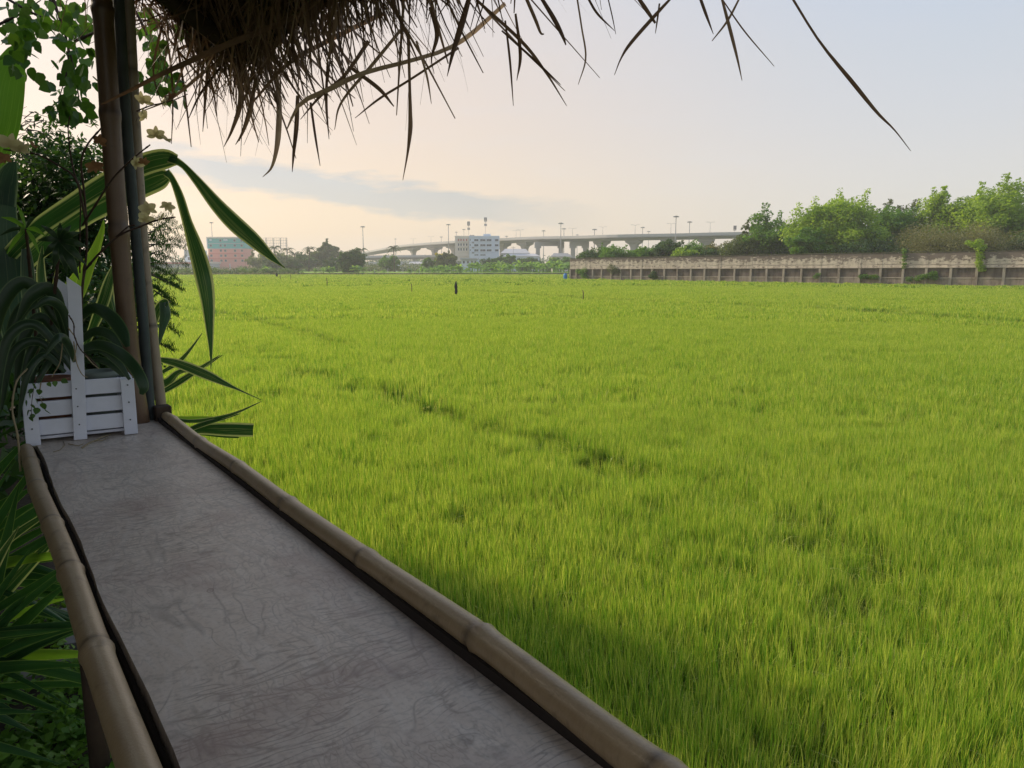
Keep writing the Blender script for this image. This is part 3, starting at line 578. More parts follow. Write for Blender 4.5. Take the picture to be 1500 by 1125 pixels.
# ============================================================ TREES BEHIND THE WALL
def T(px, Y, topy, wpx_, label, mat, seed, n=9000, size=.30, k=70, name='broadleaf_tree', cat='tree', bark='bark', base_y=378, squash=1.0, extra=None, sig=None, sprigs=14, depth=None, **kw):
    """tree whose crown spans wpx_ pixels, top at pixel row topy, lower edge at base_y"""
    x = gx(px, Y); zt = top(topy, Y); zb = max(0.6, top(base_y, Y) - .6); rx = wpx_ / 1113.3 * Y / 2; H = zt - zb; r = random.Random(seed)
    lobes = [(0, 0, zb + H*.45, rx*.72, rx*.65, H*.47)]
    for j in range(6):
        a = j / 6 * 6.28 + r.random(); q = rx * .52
        lobes.append((math.cos(a)*q, math.sin(a)*q*.8, zb + H * r.uniform(.25, .66), rx*r.uniform(.42, .56), rx*.45, H*r.uniform(.24, .33)))
    for e in extra or []: lobes.append((e[0]*rx, 0, zb + e[1]*H, e[2]*rx, e[2]*rx, e[3]*H))
    return tree(name, label, cat, x, Y, lobes, int(n*2.0), size*1.15, M[mat], M[bark], max(.8, zb + H*.35), max(.1, rx*.05), seed, int(k*1.9), sig or max(.3, rx*.13), sprigs=sprigs//2, **kw)
T(1128, 112, 316, 92, 'olive tree with sparse upright twigs left of the big bright trees', 't_mid', 101, 7000, .30, 60, bark='palebark', sprigs=26, base_y=376, extra=[(-.3, .95, .25, .14)])
T(1092, 118, 322, 40, 'slim leggy tree with dark leaf tufts at the left end of the tall trees', 't_dull', 102, 2600, .30, 30, bark='palebark', sprigs=14)
T(1222, 104, 293, 138, 'round bright green tree rising behind the middle of the wall', 't_bright', 103, 16000, .32, 110, base_y=374, sprigs=40, extra=[(.2, .8, .45, .2), (-.55, .45, .35, .25)])
T(1180, 100, 330, 60, 'dark low tree under the round bright tree', 't_mid', 104, 5000, .28, 50)
T(1300, 108, 298, 90, 'mid green tree between the round tree and the tallest trees', 't_mid', 105, 10000, .30, 80, sprigs=24)
T(1322, 118, 294, 80, 'pale feathery tree behind the mid green tree', 't_dull', 106, 7000, .30, 60, sprigs=26)
T(1390, 106, 282, 110, 'tall yellow green tree with an open top on the right', 't_bright', 107, 13000, .32, 90, sprigs=34, extra=[(-.5, .75, .4, .2)])
T(1452, 100, 276, 120, 'tallest bright tree near the right edge of the view', 't_bright', 108, 14000, .32, 100, sprigs=34, extra=[(.1, .85, .5, .2)])
T(1530, 104, 292, 120, 'broad tree cut off by the right edge of the view', 't_mid', 109, 10000, .34, 80, sprigs=20)
T(1400, 92, 327, 165, 'flat topped brownish feathery bush close behind the wall', 't_brown', 110, 15000, .22, 120, name='feathery_bush', cat='bush', base_y=374, aspect=.3, sprigs=0, extra=[(-.5, .5, .5, .4), (.5, .55, .5, .4)])
T(1500, 92, 340, 70, 'dark green bush behind the wall at the far right', 't_dark', 111, 6000, .24, 50, name='leafy_bush', cat='bush')
T(1268, 98, 348, 90, 'dark hedge like bush behind the wall below the round tree', 't_dark', 112, 7000, .24, 60, name='leafy_bush', cat='bush')
T(1085, 112, 346, 70, 'olive green bush behind the wall left of the tall trees', 't_dull', 113, 5000, .24, 50, name='leafy_bush', cat='bush', sprigs=16)
T(1052, 120, 352, 56, 'dull brownish bush beside the olive green bush', 't_brown', 114, 3600, .24, 40, name='leafy_bush', cat='bush')
T(1022, 122, 355, 60, 'mid green bush behind the wall under the far viaduct', 't_mid', 115, 4600, .24, 44, name='leafy_bush', cat='bush')
T(978, 126, 350, 56, 'dark rounded tree breaking the line of the viaduct', 't_dark', 116, 5600, .26, 44, name='broadleaf_tree', sprigs=8)
T(1004, 118, 366, 50, 'light green bush low behind the wall', 't_bright', 117, 2800, .22, 30, name='leafy_bush', cat='bush')
T(945, 128, 362, 50, 'bushy shrub left of the dark rounded tree', 't_mid', 118, 3600, .26, 36, name='leafy_bush', cat='bush')
T(900, 128, 360, 56, 'green shrub among the banana plants behind the wall', 't_mid', 119, 3600, .26, 36, name='leafy_bush', cat='bush')
T(868, 134, 368, 60, 'dark low shrub above the far left end of the wall', 't_dark', 120, 4000, .26, 36, name='leafy_bush', cat='bush')
T(1040, 117, 364, 46, 'dark green shrub low behind the wall beside the light green bush', 't_dark', 121, 3000, .24, 30, name='leafy_bush', cat='bush')
ban = [banana_mesh(200 + i) for i in range(6)]; rb = random.Random(5)
for i, (px, Y, s) in enumerate([(893, 124, 1.3), (905, 125, 1.25), (916, 126, 1.35), (928, 126, 1.3), (938, 125, 1.2), (952, 124, 1.1), (966, 120, 1.0), (1000, 119, .95), (1020, 117, .9)]):
    o = link('banana_plant', ban[i % 6], loc=(gx(px, Y), Y, 0)); o.rotation_euler.z = rb.random()*6.28; o.scale = (s,)*3; tag(o, ORD[i] + ' banana plant from the left behind the far half of the stained wall', 'banana plant', 'banana plants behind the wall')

# ============================================================ THE FAR EDGE OF THE FIELD
def bund(name, pts, h, w, mat, label):
    m = MB(); n = len(pts); V = []; r = random.Random(2)
    for x, y in pts:
        hh = h*r.uniform(.8, 1.15)
        V += [(x, y - w, -.05), (x, y - w*.4, hh), (x, y + w*.4, hh), (x, y + w, -.05)]
    F = [(4*i+j, 4*(i+1)+j, 4*(i+1)+j+1, 4*i+j+1) for i in range(n-1) for j in range(3)]
    m.add(V, F); return tag(m.obj(name, mat), kind='structure')
bund('field_bund', [(-115 + 5*i, 188.5 + .45*i + random.uniform(-.4, .4)) for i in range(38)], .62, 1.6, M['bund'], '')
ban_px = [(617 + i*5.0 + rb.uniform(-2, 2)) for i in range(46)]
for i, px in enumerate(ban_px):
    Y = rb.uniform(206, 232); s = rb.uniform(.95, 1.6) * (1.0 if px > 690 else .72)
    o = link('banana_plant', ban[i % 6], loc=(gx(px, Y), Y, 0)); o.rotation_euler.z = rb.random()*6.28; o.scale = (s,)*3; tag(o, 'banana plant in the row beyond the far edge of the rice field', 'banana plant', 'banana plants along the far field edge')
for i, (px, Y, s) in enumerate(sorted([(389, 200, .95), (392, 198, .8), (356, 203, .8), (461, 199, .7), (474, 203, .8), (482, 200, .9), (488, 201, .85), (519, 198, .95), (525, 197, 1.0), (530, 199, .9), (549, 200, .55), (562, 203, .6), (601, 200, .7), (443, 205, .6)])):
    o = link('banana_plant', ban[(i*2+1) % 6], loc=(gx(px, Y), Y, .1)); o.rotation_euler.z = i*1.3; o.scale = (s,)*3; tag(o, ORD[i] + ' small banana plant from the left on the bund before the banana row', 'banana plant', 'scattered banana plants on the far bund')
def weeds(name, label, px0, px1, Y, h, n, mat, seed, size=.35, z0=0.2, dy=6):
    r = np.random.default_rng(seed); k = max(8, int((px1-px0)/3.0)); C = [(gx(p, Y) + r.normal(0, .4), Y + r.uniform(-dy, dy), z0 + h*r.uniform(.15, .8)) for p in np.linspace(px0, px1, k)]
    o = leaf_cloud(name, C, h*.42, n, size, M[mat], seed, flat=.9); return tag(o, label, kind='stuff')
weeds('bank_weeds', 'rank weeds covering the bank in front of the pink building', 150, 435, 200, 1.5, 15000, 'weed', 301, .42, .2, 5)
weeds('bund_weeds', 'scrubby weeds along the bund between the fields', 225, 640, 190, .35, 3500, 't_brown', 302, .3, .45, 1.2)
weeds('far_scrub', 'low scrub behind the second field', 150, 620, 262, 2.0, 7000, 't_dull', 303, .6, .3, 4)
weeds('banana_undergrowth', 'undergrowth between the banana plants', 600, 850, 226, .9, 4000, 't_mid', 304, .4, .2, 9)
weeds('far_wood', 'hazy belt of distant trees along the horizon', -500, 2000, 640, 9.0, 26000, 't_dark', 305, 2.4, 1.0, 40)
weeds('roadside_scrub', 'dark scrub in front of the viaduct and the low sheds', 420, 900, 320, 3.6, 9000, 't_dull', 306, .7, .4, 12)

HG = 'hazy trees beyond the second field'
T(400, 285, 366, 70, 'wide grey green tree right of the pink building', 't_dull', 130, 3600, .8, 40, base_y=396, group=HG, sprigs=4)
T(440, 290, 372, 46, 'low hazy tree between the palms and the tall grey tree', 't_dark', 131, 2400, .8, 30, base_y=396, group=HG, sprigs=4)
T(482, 300, 352, 34, 'tallest hazy grey tree in the left background', 't_dull', 132, 3000, .8, 36, base_y=394, group=HG, sprigs=8)
T(462, 295, 366, 36, 'hazy tree leaning on the left of the tallest grey one', 't_dull', 133, 2400, .8, 30, base_y=394, group=HG, sprigs=4)
T(428, 260, 380, 30, 'small dark tree below the two coconut palms', 't_dark', 134, 2000, .6, 24, base_y=398, group=HG, sprigs=0)
T(399, 262, 376, 36, 'dark bushy tree beneath the steel hoarding frame', 't_dark', 139, 2600, .6, 28, base_y=398, group=HG, sprigs=0)
T(515, 214, 364, 44, 'dense dark green round tree standing alone beyond the field', 't_dark', 135, 7000, .42, 60, base_y=397, sprigs=3)
T(572, 262, 374, 34, 'small green tree before the lower viaduct', 't_mid', 136, 2600, .55, 26, base_y=397, sprigs=3)
T(486, 240, 376, 24, 'small rounded bush left of the dense round tree', 't_dark', 140, 1800, .5, 22, base_y=397, sprigs=0, name='leafy_bush', cat='bush')
T(655, 258, 368, 34, 'dark leafy tree left of the white building', 't_dull', 137, 4200, .5, 40, base_y=396, sprigs=4)
T(632, 262, 376, 26, 'small green tree left of the yellow flowering tree', 't_mid', 141, 2200, .5, 22, base_y=396, sprigs=2)
T(646, 275, 365, 16, 'yellow flowering tree beside the viaduct pier', 't_yellow', 138, 1600, .5, 20, base_y=384, sprigs=2)
T(775, 262, 377, 50, 'dark bushy tree in front of the grey sheds', 't_dark', 142, 3600, .5, 30, base_y=394, sprigs=2)
T(725, 258, 377, 44, 'green bushy tree below the white building', 't_dark', 143, 3400, .5, 28, base_y=394, sprigs=2)
T(818, 256, 375, 40, 'green bushy tree beside the small grey house', 't_mid', 144, 3200, .5, 28, base_y=394, sprigs=2)
T(748, 280, 371, 20, 'thin tree in front of the long grey shed', 't_mid', 145, 1400, .5, 16, base_y=386, sprigs=2)
for px, h, lb in [(406, 361, 'coconut palm left of a pair in front of the steel frame'), (419, 363, 'coconut palm right of a pair in front of the steel frame'), (452, 362, 'coconut palm left of the tallest grey tree'),
                  (497, 368, 'coconut palm just right of the tallest grey tree'), (532, 364, 'coconut palm at the left end of the viaduct'), (578, 360, 'coconut palm standing in front of the two level viaduct'), (433, 370, 'short coconut palm between the taller palms')]:
    Y = 262 if px != 578 else 240; palm(gx(px, Y), Y, top(h, Y) - .4, int(px), lb, 'coconut palms beyond the fields')

# ============================================================ VIADUCTS
def deck(name, label, pts, zt, wid, thick, extra=None, left_to=None):
    """pts (px, Y) along the deck; road top at height zt"""
    root = empty(name, (gx(pts[0][0], pts[0][1]), pts[0][1], 0)); tag(root, label, 'viaduct'); o0 = root.location
    P = catmull([(gx(p, Y), Y, z) for (p, Y), z in zip(pts, zt)], 60)
    def strip(nm, prof, mat):
        m = MB(); k = len(prof); V = []
        for i, p in enumerate(P):
            t = np.array(P[min(i+1, 60)]) - np.array(P[max(i-1, 0)]); t[2] = 0; t /= np.linalg.norm(t); n = np.array([t[1], -t[0], 0])
            for (d, z) in prof: V.append(tuple(np.array(p) + n*d + np.array([0, 0, z]) - np.array(o0)))
        F = [(i*k+j, i*k+(j+1) % k, (i+1)*k+(j+1) % k, (i+1)*k+j) for i in range(60) for j in range(k)] + [tuple(range(k)), tuple(60*k + j for j in range(k))]
        m.add(V, F); m.obj(nm, mat, root)
    w = wid/2
    strip('deck', [(w, -1.0), (w, -1.35), (w*.55, -1.55), (w*.42, -thick), (-w*.42, -thick), (-w*.55, -1.55), (-w, -1.35), (-w, -1.0)], M['concrete'])
    for sg in (1, -1): strip('parapet', [(sg*w, -.995), (sg*w, 0), (sg*(w-.3), 0), (sg*(w-.3), -.995)], M['parapet'])
    return root, P
dk, DP = deck('upper_viaduct', 'long concrete expressway viaduct curving across the whole background', [(528, 700), (560, 600), (600, 500), (659, 442), (733, 402), (790, 378), (850, 356), (917, 334), (1000, 326), (1068, 320), (1180, 318), (1320, 330)],
              [14.2, 15.5, 16.3, 16.6, 16.8, 16.9, 16.4, 16.1, 16.2, 16.4, 16.4, 16.4], 13, 2.35)
def on_deck(px):
    b = min(DP, key=lambda p: abs(750 + 1113.3*p[0]/p[1] - px)); return b
def pier(px, cw=2.6, cap=11, caph=3.2):
    p = on_deck(px); o0 = dk.location; i = min(range(61), key=lambda k: abs(DP[k][0]-p[0])); t = DP[min(i+1, 60)] - DP[max(i-1, 0)]; t[2] = 0; ang = math.atan2(t[1], t[0])
    x, y = gx(px, p[1]) - o0.x, p[1] - o0.y; zt = p[2] - 2.37; m = MB(); prof = [(0, cw, 2.4), (zt - caph, cw, 2.4), (zt - caph*.55, cw*1.5, 3.2), (zt - 1.0, cap*.9, 5.0), (zt, cap, 5.4)]; V = []
    for z, a, b in prof:
        for sx, sy in ((-1, -1), (1, -1), (1, 1), (-1, 1)):
            X, Y = sx*a/2, sy*b/2; V.append((x + X*math.cos(ang) - Y*math.sin(ang), y + X*math.sin(ang) + Y*math.cos(ang), z))
    m.add(V, [(4*i+j, 4*i+(j+1) % 4, 4*i+4+(j+1) % 4, 4*i+4+j) for i in range(4) for j in range(4)] + [(16, 17, 18, 19)]); m.obj('pier', M['concrete'], dk)
for px, cw, cap in [(606, 3, 14), (637, 3, 13), (666, 3, 12), (737, 2.6, 8), (769, 2.6, 8), (881, 2.5, 6.5), (928, 2.5, 6.8), (978, 2.5, 6.8), (1033, 2.5, 6.8), (1090, 2.5, 6.8), (1150, 2.5, 6.8), (1215, 2.5, 6.8), (1280, 2.5, 6.8)]: pier(px, cw, cap)
def portal(p0, p1, Y):
    x0, x1 = gx(p0, Y) - dk.location.x, gx(p1, Y) - dk.location.x; zt = on_deck((p0+p1)/2)[2] - 2.40; m = MB(); yy = Y - dk.location.y
    m.box(((x0+x1)/2, yy, zt - 1.0), (x1-x0, 2.2, 2.0)); 
    for x in (x0 + 1.6, x1 - 1.6): m.box((x, yy - .003, (zt-2.0)/2), (2.0, 2.0, zt - 2.0)); m.box((x, yy - .006, zt - 2.5), (3.2, 2.1, .98))
    m.obj('portal_frame', M['concrete'], dk)
portal(783, 826, 372); portal(834, 862, 356)
dk2, _ = deck('lower_viaduct', 'lower viaduct running behind the trees left of the white building', [(425, 450), (480, 452), (540, 455), (600, 458), (660, 462), (705, 470)], [6.6, 7.6, 8.8, 9.2, 9.3, 9.3], 14, 2.4)
dk3, _ = deck('ramp_viaduct', 'lowest slip road viaduct under the two upper decks', [(430, 430), (500, 430), (560, 432), (620, 436), (690, 440)], [4.0, 4.6, 5.2, 5.6, 5.8], 12, 2.0)
for d_, pl in ((dk2, [450, 490, 530, 570, 610, 650, 690]), (dk3, [455, 500, 545, 590, 635, 680])):
    for px in pl:
        Y = 456 if d_ is dk2 else 433; z = 6.0 if d_ is dk2 else 2.6; m = MB(); m.box((gx(px, Y) - d_.location.x, Y - d_.location.y, z/2), (2.2, 2.2, z)); m.obj('pier', M['concrete'], d_)

# ============================================================ MASTS AND LAMPS
def mast(px, Y, topy, label, kind='high', basez=0.0, name='light_mast', cat='light mast', group=None):
    H = top(topy, Y) - basez; root = empty(name, (gx(px, Y), Y, basez)); tag(root, label, cat, group); m = MB(); r0 = .27 if kind == 'high' else .10
    m.tube([(0, 0, 0), (0, 0, H*.5), (0, 0, H)], [r0, r0*.75, r0*.5], 8); m.obj('pole', M['lamp'], root, True)
    h = MB()
    if kind == 'high':
        h.tube([(0, 0, H-.1), (0, 0, H+.2)], [.6, .65], 12)
        for k in range(8): a = k*.785; h.box((.85*math.cos(a), .85*math.sin(a), H-.12), (.5, .4, .35), a)
    elif kind == 'double':
        for sg in (-1, 1): h.tube([(0, 0, H-.1), (sg*.7, 0, H+.2), (sg*1.4, 0, H+.25)], .05, 5); h.box((sg*1.6, 0, H+.22), (.6, .25, .10))
    elif kind == 'cell':
        for k in range(6): a = k*1.047; h.box((.55*math.cos(a), .55*math.sin(a), H-1.0), (.2, .28, 1.7), a)
        h.tube([(0, 0, H-2.2), (0, 0, H-2.0)], [.6, .6], 10); h.tube([(0, 0, H-.4), (0, 0, H-.25)], [.55, .55], 10)
        for k in range(4): a = k*1.57 + .4; h.box((.5*math.cos(a), .5*math.sin(a), H-3.4), (.2, .25, 1.0), a)
    h.obj('lamp_head' if kind != 'cell' else 'antenna_array', M['lamp'], root); return root
for px, Y, ty, lb in [(313.5, 440, 326, 'tall light mast rising behind the pink and teal building'), (533, 380, 332, 'tall light mast above the left end of the viaduct'), (657.5, 400, 329, 'tall light mast just left of the white building'),
                      (821, 330, 327, 'taller of two light masts standing together right of the white building'), (825.5, 400, 335, 'shorter of two light masts standing together right of the white building'),
                      (988, 300, 317, 'tallest light mast above the viaduct on the right'), (1008, 345, 325, 'light mast just right of the tallest one'), (870, 360, 336, 'light mast left of the bridge pier beyond the wall'),
                      (940, 420, 333, 'light mast in the middle of the viaduct'), (647, 560, 347, 'distant light mast over the low left deck'), (680, 560, 336, 'distant light mast behind the cream wing'),
                      (669, 600, 340, 'far light mast left of the cream wing roof'), (796, 430, 338, 'light mast midway between white building and paired masts'), (580, 640, 350, 'faint light mast far along the viaduct'), (742, 560, 346, 'light mast right of the white building roof'), (949, 520, 339, 'faint far mast beside the middle one'), (845, 560, 344, 'short faint mast above the portal frames')]:
    mast(px, Y, ty, lb)
mast(711.5, 345, 318, 'tall antenna mast above the white building roof', 'cell', name='antenna_mast', cat='antenna mast'); mast(687, 352, 324, 'shorter antenna mast between white and cream wings', 'cell', name='antenna_mast', cat='antenna mast')
mast(1074, 330, 330, 'small antenna mast at the right end of the visible viaduct', 'cell', name='antenna_mast', cat='antenna mast')
for i, (px, ty) in enumerate(sorted([(756, 338), (762, 337), (838, 335), (882, 333), (929, 330), (981, 328), (1038, 326), (606, 350), (632, 347), (1100, 326)])):
    p = on_deck(px); mast(px, p[1], ty, ORD[i] + ' twin arm street lamp from the left on the viaduct deck', 'double', p[2] - 1.0, 'street_lamp', 'street lamp', 'street lamps along the viaduct')

# ============================================================ BUILDINGS
def P3(px, py, Y): return at(px, py, Y)
def block(root, x0, x1, y0, y1, z0, z1, mat, name='wall'):
    o0 = root.location; m = MB(); m.box(((x0+x1)/2 - o0.x, (y0+y1)/2 - o0.y, (z0+z1)/2), (x1-x0, y1-y0, z1-z0)); return m.obj(name, mat, root)
def win(root, x0, x1, y, z0, z1, mat='glass', d=.12, side=None):
    """window with frame, on a front wall at y; side gives a wall facing -x at x0"""
    o0 = root.location; m = MB()
    if side is None: 
        m.box(((x0+x1)/2 - o0.x, y - .02 - o0.y, (z0+z1)/2), (x1-x0, .10, z1-z0)); f = m.obj('window', M['parapet'], root)
        g = MB(); n = max(1, round((x1-x0)/1.1)); w = (x1-x0-.1)/n
        for i in range(n): g.box((x0+.05+w*(i+.5) - o0.x, y - .075 - o0.y, (z0+z1)/2), (w-.1, .04, z1-z0-.16))
    else:
        m.box((side - .02 - o0.x, (x0+x1)/2 - o0.y, (z0+z1)/2), (.10, x1-x0, z1-z0)); f = m.obj('window', M['parapet'], root)
        g = MB(); g.box((side - .075 - o0.x, (x0+x1)/2 - o0.y, (z0+z1)/2), (.04, x1-x0-.2, z1-z0-.2))
    go = g.obj('pane', M[mat]); go.parent = f; return f
# pink and teal building
Y = 420; x0, x1 = gx(306.5, Y), gx(359.5, Y); zt = top(347, Y); zb = top(386, Y); fh = (zt - zb - .8)/5
b = empty('pink_teal_building', ((x0+x1)/2, Y, 0)); tag(b, 'five storey building with teal upper floors and pink lower floors', 'building')
block(b, x0, x1, Y, Y+14, -.05, zb + 3*fh, M['pink'], 'pink_storeys'); block(b, x0-.02, x1+.02, Y-.02, Y+14, zb + 3*fh, zb + 5*fh, M['teal'], 'teal_storeys'); block(b, x0-.5, x1+.3, Y-.5, Y+14.5, zb+5*fh, zt, M['cream'], 'roof_parapet')
block(b, x0-.45, x0-.03, Y-.4, Y+14, zb+3*fh, zb+5*fh-.02, M['white'], 'side_fin')
for f in range(1, 6):
    zz = zb + f*fh
    if f < 5: block(b, x0-.05, x1+.05, Y-.28, Y-.03, zz-.22, zz+.08, M['pinkband'] if f < 3 else M['shed'], 'floor_band')
    z0 = zb + (f-1)*fh + fh*.34; z1 = zb + (f-1)*fh + fh*.80
    for u in (.08, .35, .47, .74, .93):
        xc = x0 + (x1-x0)*u
        if f == 5 and u in (.08, .47): win(b, xc-.7, xc+(1.6 if u > .3 else .7), Y-.02, z1-.7, z1+.1, 'white')
        else: win(b, xc-.65, xc+.65, Y-.02, z0, z1)
# low white roofed sheds and a small block left of it
b = empty('white_roof_shed', (gx(265, 400), 400, 0)); tag(b, 'long low shed with white roof and red eaves left of the pink building', 'shed')
block(b, gx(200, 400), gx(305, 400), 400, 416, -.05, top(386, 400), M['shed']); block(b, gx(196, 400), gx(306, 400), 399, 417, top(386, 400), top(383.5, 400), M['cream'], 'roof'); block(b, gx(196, 400), gx(306, 400), 398.6, 398.97, top(385.2, 400)-.4, top(383.7, 400)-.3, M['redtrim'], 'eaves')
b = empty('glazed_hall', (gx(292, 410), 412, 0)); tag(b, 'low hall with a blue grey front squeezed against the pink building', 'building')
block(b, gx(272, 418), gx(304.5, 418), 418, 428, -.05, top(375, 418), M['white']); win(b, gx(276, 418), gx(303, 418), 418, top(381, 418), top(376.5, 418))
b = empty('grey_tower_block', (gx(282, 520), 520, 0)); tag(b, 'small pale grey block standing behind the low hall', 'building')
block(b, gx(271, 520), gx(281, 520), 520, 530, -.05, top(366, 520), M['shed']); block(b, gx(283.5, 520), gx(295, 520), 521, 531, -.05, top(366.5, 520), M['white'], 'annex')
for i in range(3): win(b, gx(285, 520), gx(293.5, 520), 521, top(372 + i*4.5, 520), top(369.8 + i*4.5, 520))
# white building, bluish shade put into the front, warm sunlight into the cream side
Y = 330; x0, x1 = gx(687.5, Y), gx(731, Y); zt = top(345.5, Y); fh = (zt - top(378, Y)) / 4.35
b = empty('white_office_building', ((x0+x1)/2, Y, 0)); tag(b, 'white flat roofed office building with bands of dark windows', 'building')
block(b, x0, x1, Y, Y+12, -.05, zt - .7, M['white']); block(b, x0-.12, x1+.12, Y-.12, Y+12.1, zt-.7, zt, M['white'], 'roof_parapet')
block(b, gx(708, Y), gx(718.5, Y), Y+2, Y+6, zt, zt+.9, M['white'], 'roof_house')
for f in range(3):
    z1 = zt - 1.35 - f*fh; z0 = z1 - fh*.42
    for u0, u1 in [(.17, .31), (.37, .55), (.58, .75), (.86, .985)]: win(b, x0+(x1-x0)*u0, x0+(x1-x0)*u1, Y-.0, z0, z1)
    win(b, x0+(x1-x0)*.02, x0+(x1-x0)*.055, Y, z0+.2, z1)
    for u in (.09, .135): win(b, x0+(x1-x0)*u, x0+(x1-x0)*(u+.033), Y, z0-.95, z1-1.05)
    block(b, x0-.02, x1+.02, Y-.30, Y-.13, z0-.22, z0-.08, M['white'], 'sill_band')
for u in (.34, .565, .80): block(b, x0+(x1-x0)*u, x0+(x1-x0)*u+.3, Y-.34, Y-.31+.0, top(378, Y), zt-.75, M['white'], 'pilaster')
for u0, u1 in [(.17, .31), (.37, .55)]: win(b, x0+(x1-x0)*u0, x0+(x1-x0)*u1, Y, zt-1.35-3*fh-.5, zt-1.35-3*fh)
for px in (690, 693.5): 
    m = MB(); m.tube([(0, 0, 0), (0, 0, 1.0), (0, 0, 1.2)], [.6, .6, .2], 10); o = m.obj('water_tank', M['lamp'], None, True); o.location = (gx(px, Y+3), Y+3, zt - .7); tag(o, ('left' if px < 692 else 'right') + ' one of two small tanks on the white building roof', 'tank')
Y2 = 336; b = empty('sunlit_side', (gx(677, Y2), Y2, 0)); tag(b, 'cream four storey block joined to the left of the white building', 'building')
xa, xb_ = gx(667, Y2), gx(687.3, Y2) - .05; zc = top(345.5, Y2)
block(b, xa, xb_, Y2, Y2+10, top(371, Y2)-3.5, zc - .5, M['cream']); block(b, xa-.15, xb_, Y2-.15, Y2+10, zc-.5, zc, M['cream'], 'roof_parapet'); block(b, xa+1, xb_, Y2+1, Y2+9, -.05, top(371, Y2)-3.5, M['shed'], 'undercroft')
for f in range(4):
    z1 = zc - 1.2 - f*(zc - top(371, Y2))/3.7
    if f < 3:
        for u in (.2, .38, .58, .78): win(b, xa+(xb_-xa)*u, xa+(xb_-xa)*(u+.11), Y2, z1-1.1, z1, 'redtrim' if f == 0 else 'glass')
    block(b, xa-.05, xb_, Y2-.3, Y2-.16, z1-1.6, z1-1.4, M['cream'], 'sill_band')
# small buildings in front and sheds to the right
b = empty('kiosk_house', (gx(687, 300), 300, 0)); tag(b, 'low house with grey roof in front of the cream wing', 'house')
block(b, gx(676, 300), gx(699, 300), 300, 308, -.05, top(380, 300), M['white']); block(b, gx(674.5, 300), gx(700, 300), 299, 309, top(380, 300), top(377.8, 300), M['roof_grey'], 'roof')
for u in (678, 684, 690, 695): win(b, gx(u, 300), gx(u+3, 300), 300, top(386, 300), top(382, 300))
def shed(name, lb, p0, p1, Y, ez, rz, wall='shed', roof='roof_grey', cat='shed', d=14, wins=0):
    b = empty(name, (gx((p0+p1)/2, Y), Y, 0)); tag(b, lb, cat); xa, xb = gx(p0, Y), gx(p1, Y); ze, zr = top(ez, Y), top(rz, Y)
    block(b, xa, xb, Y, Y+d, -.05, ze, M[wall]); o0 = b.location; m = MB(); e = .6
    m.add([(xa-e-o0.x, -e, ze+.02), (xb+e-o0.x, -e, ze+.02), (xb+e-o0.x, d+e, ze+.02), (xa-e-o0.x, d+e, ze+.02), (xa-o0.x+(xb-xa)*.12, d/2, zr), (xb-o0.x-(xb-xa)*.12, d/2, zr)], [(0,1,5,4), (1,2,5), (2,3,4,5), (3,0,4), (3,2,1,0)]); m.obj('roof', M[roof], b)
    for i in range(wins): u = (i+.5)/wins; win(b, xa+(xb-xa)*u-.7, xa+(xb-xa)*u+.7, Y, ze-2.2, ze-.8)
shed('long_grey_shed', 'long shed with a pale sheet roof right of the white building', 735, 775, 360, 371, 364, wins=5)
shed('low_blue_shed', 'low bluish shed with shuttered front behind the banana plants', 738, 790, 320, 375.5, 371, wall='white', wins=6)
shed('small_grey_house', 'small grey house with dark roof at the right end of the banana row', 809, 836, 290, 376, 370.5, wall='cream', roof='lamp', cat='house', d=9, wins=2)
shed('far_left_house', 'little white roofed house below the lower viaduct', 560, 585, 380, 386, 383, wall='white', cat='house', d=9, wins=2)
shed('grey_roadside_shed', 'grey roadside shed half hidden under the slip road', 596, 640, 340, 386.5, 383.5, cat='shed', d=9, wins=4)
# hoarding frame
Y = 330; b = empty('hoarding_frame', (gx(405, Y), Y, 0)); tag(b, 'bare steel lattice frame of an empty hoarding behind the palms', 'hoarding frame')
xa, xb_ = gx(388, Y), gx(422.5, Y); z0, z1 = top(364, Y), top(348.5, Y); m = MB(); o0 = b.location
for i in range(14): x = xa + (xb_-xa)*i/13 - o0.x; m.tube([(x, 0, z0), (x, 0, z1)], .045, 4)
for j in range(5): z = z0 + (z1-z0)*j/4; m.tube([(xa-o0.x, 0, z), (xb_-o0.x, 0, z)], .05, 4)
m.obj('lattice', M['lamp'], b)
for u in (.1, .4, .7, .95): k = MB(); x = xa + (xb_-xa)*u - o0.x; k.tube([(x, .3, 0), (x, .3, z1)], .14, 5); k.obj('leg', M['lamp'], b)
# utility poles
for px, ty, Y, lb in [(382.5, 370, 300, 'grey utility pole right of the pink building'), (752, 361, 300, 'utility pole in front of the long grey shed'), (337, 386, 198, 'short pale post on the weedy bank below the pink building')]:
    root = empty('utility_pole', (gx(px, Y), Y, 0)); tag(root, lb, 'pole'); H = top(ty, Y); m = MB(); m.tube([(0, 0, 0), (0, 0, H)], [.14, .10], 6); m.obj('pole', M['parapet'], root, True)
    if H > 4: k = MB(); k.box((0, -.12, H-.5), (1.8, .12, .12)); k.obj('crossarm', M['parapet'], root)
for i, px in enumerate([548, 568, 590, 602, 614]):
    m = MB(); m.tube([(0, 0, 0), (.03, 0, 1.7)], [.06, .05], 6); o = m.obj('bund_post', M['parapet'], None, True); o.location = (gx(px, 198), 198, .3); tag(o, ORD[i] + ' pale thin post from the left on the far bund', 'post', 'posts on the far bund')

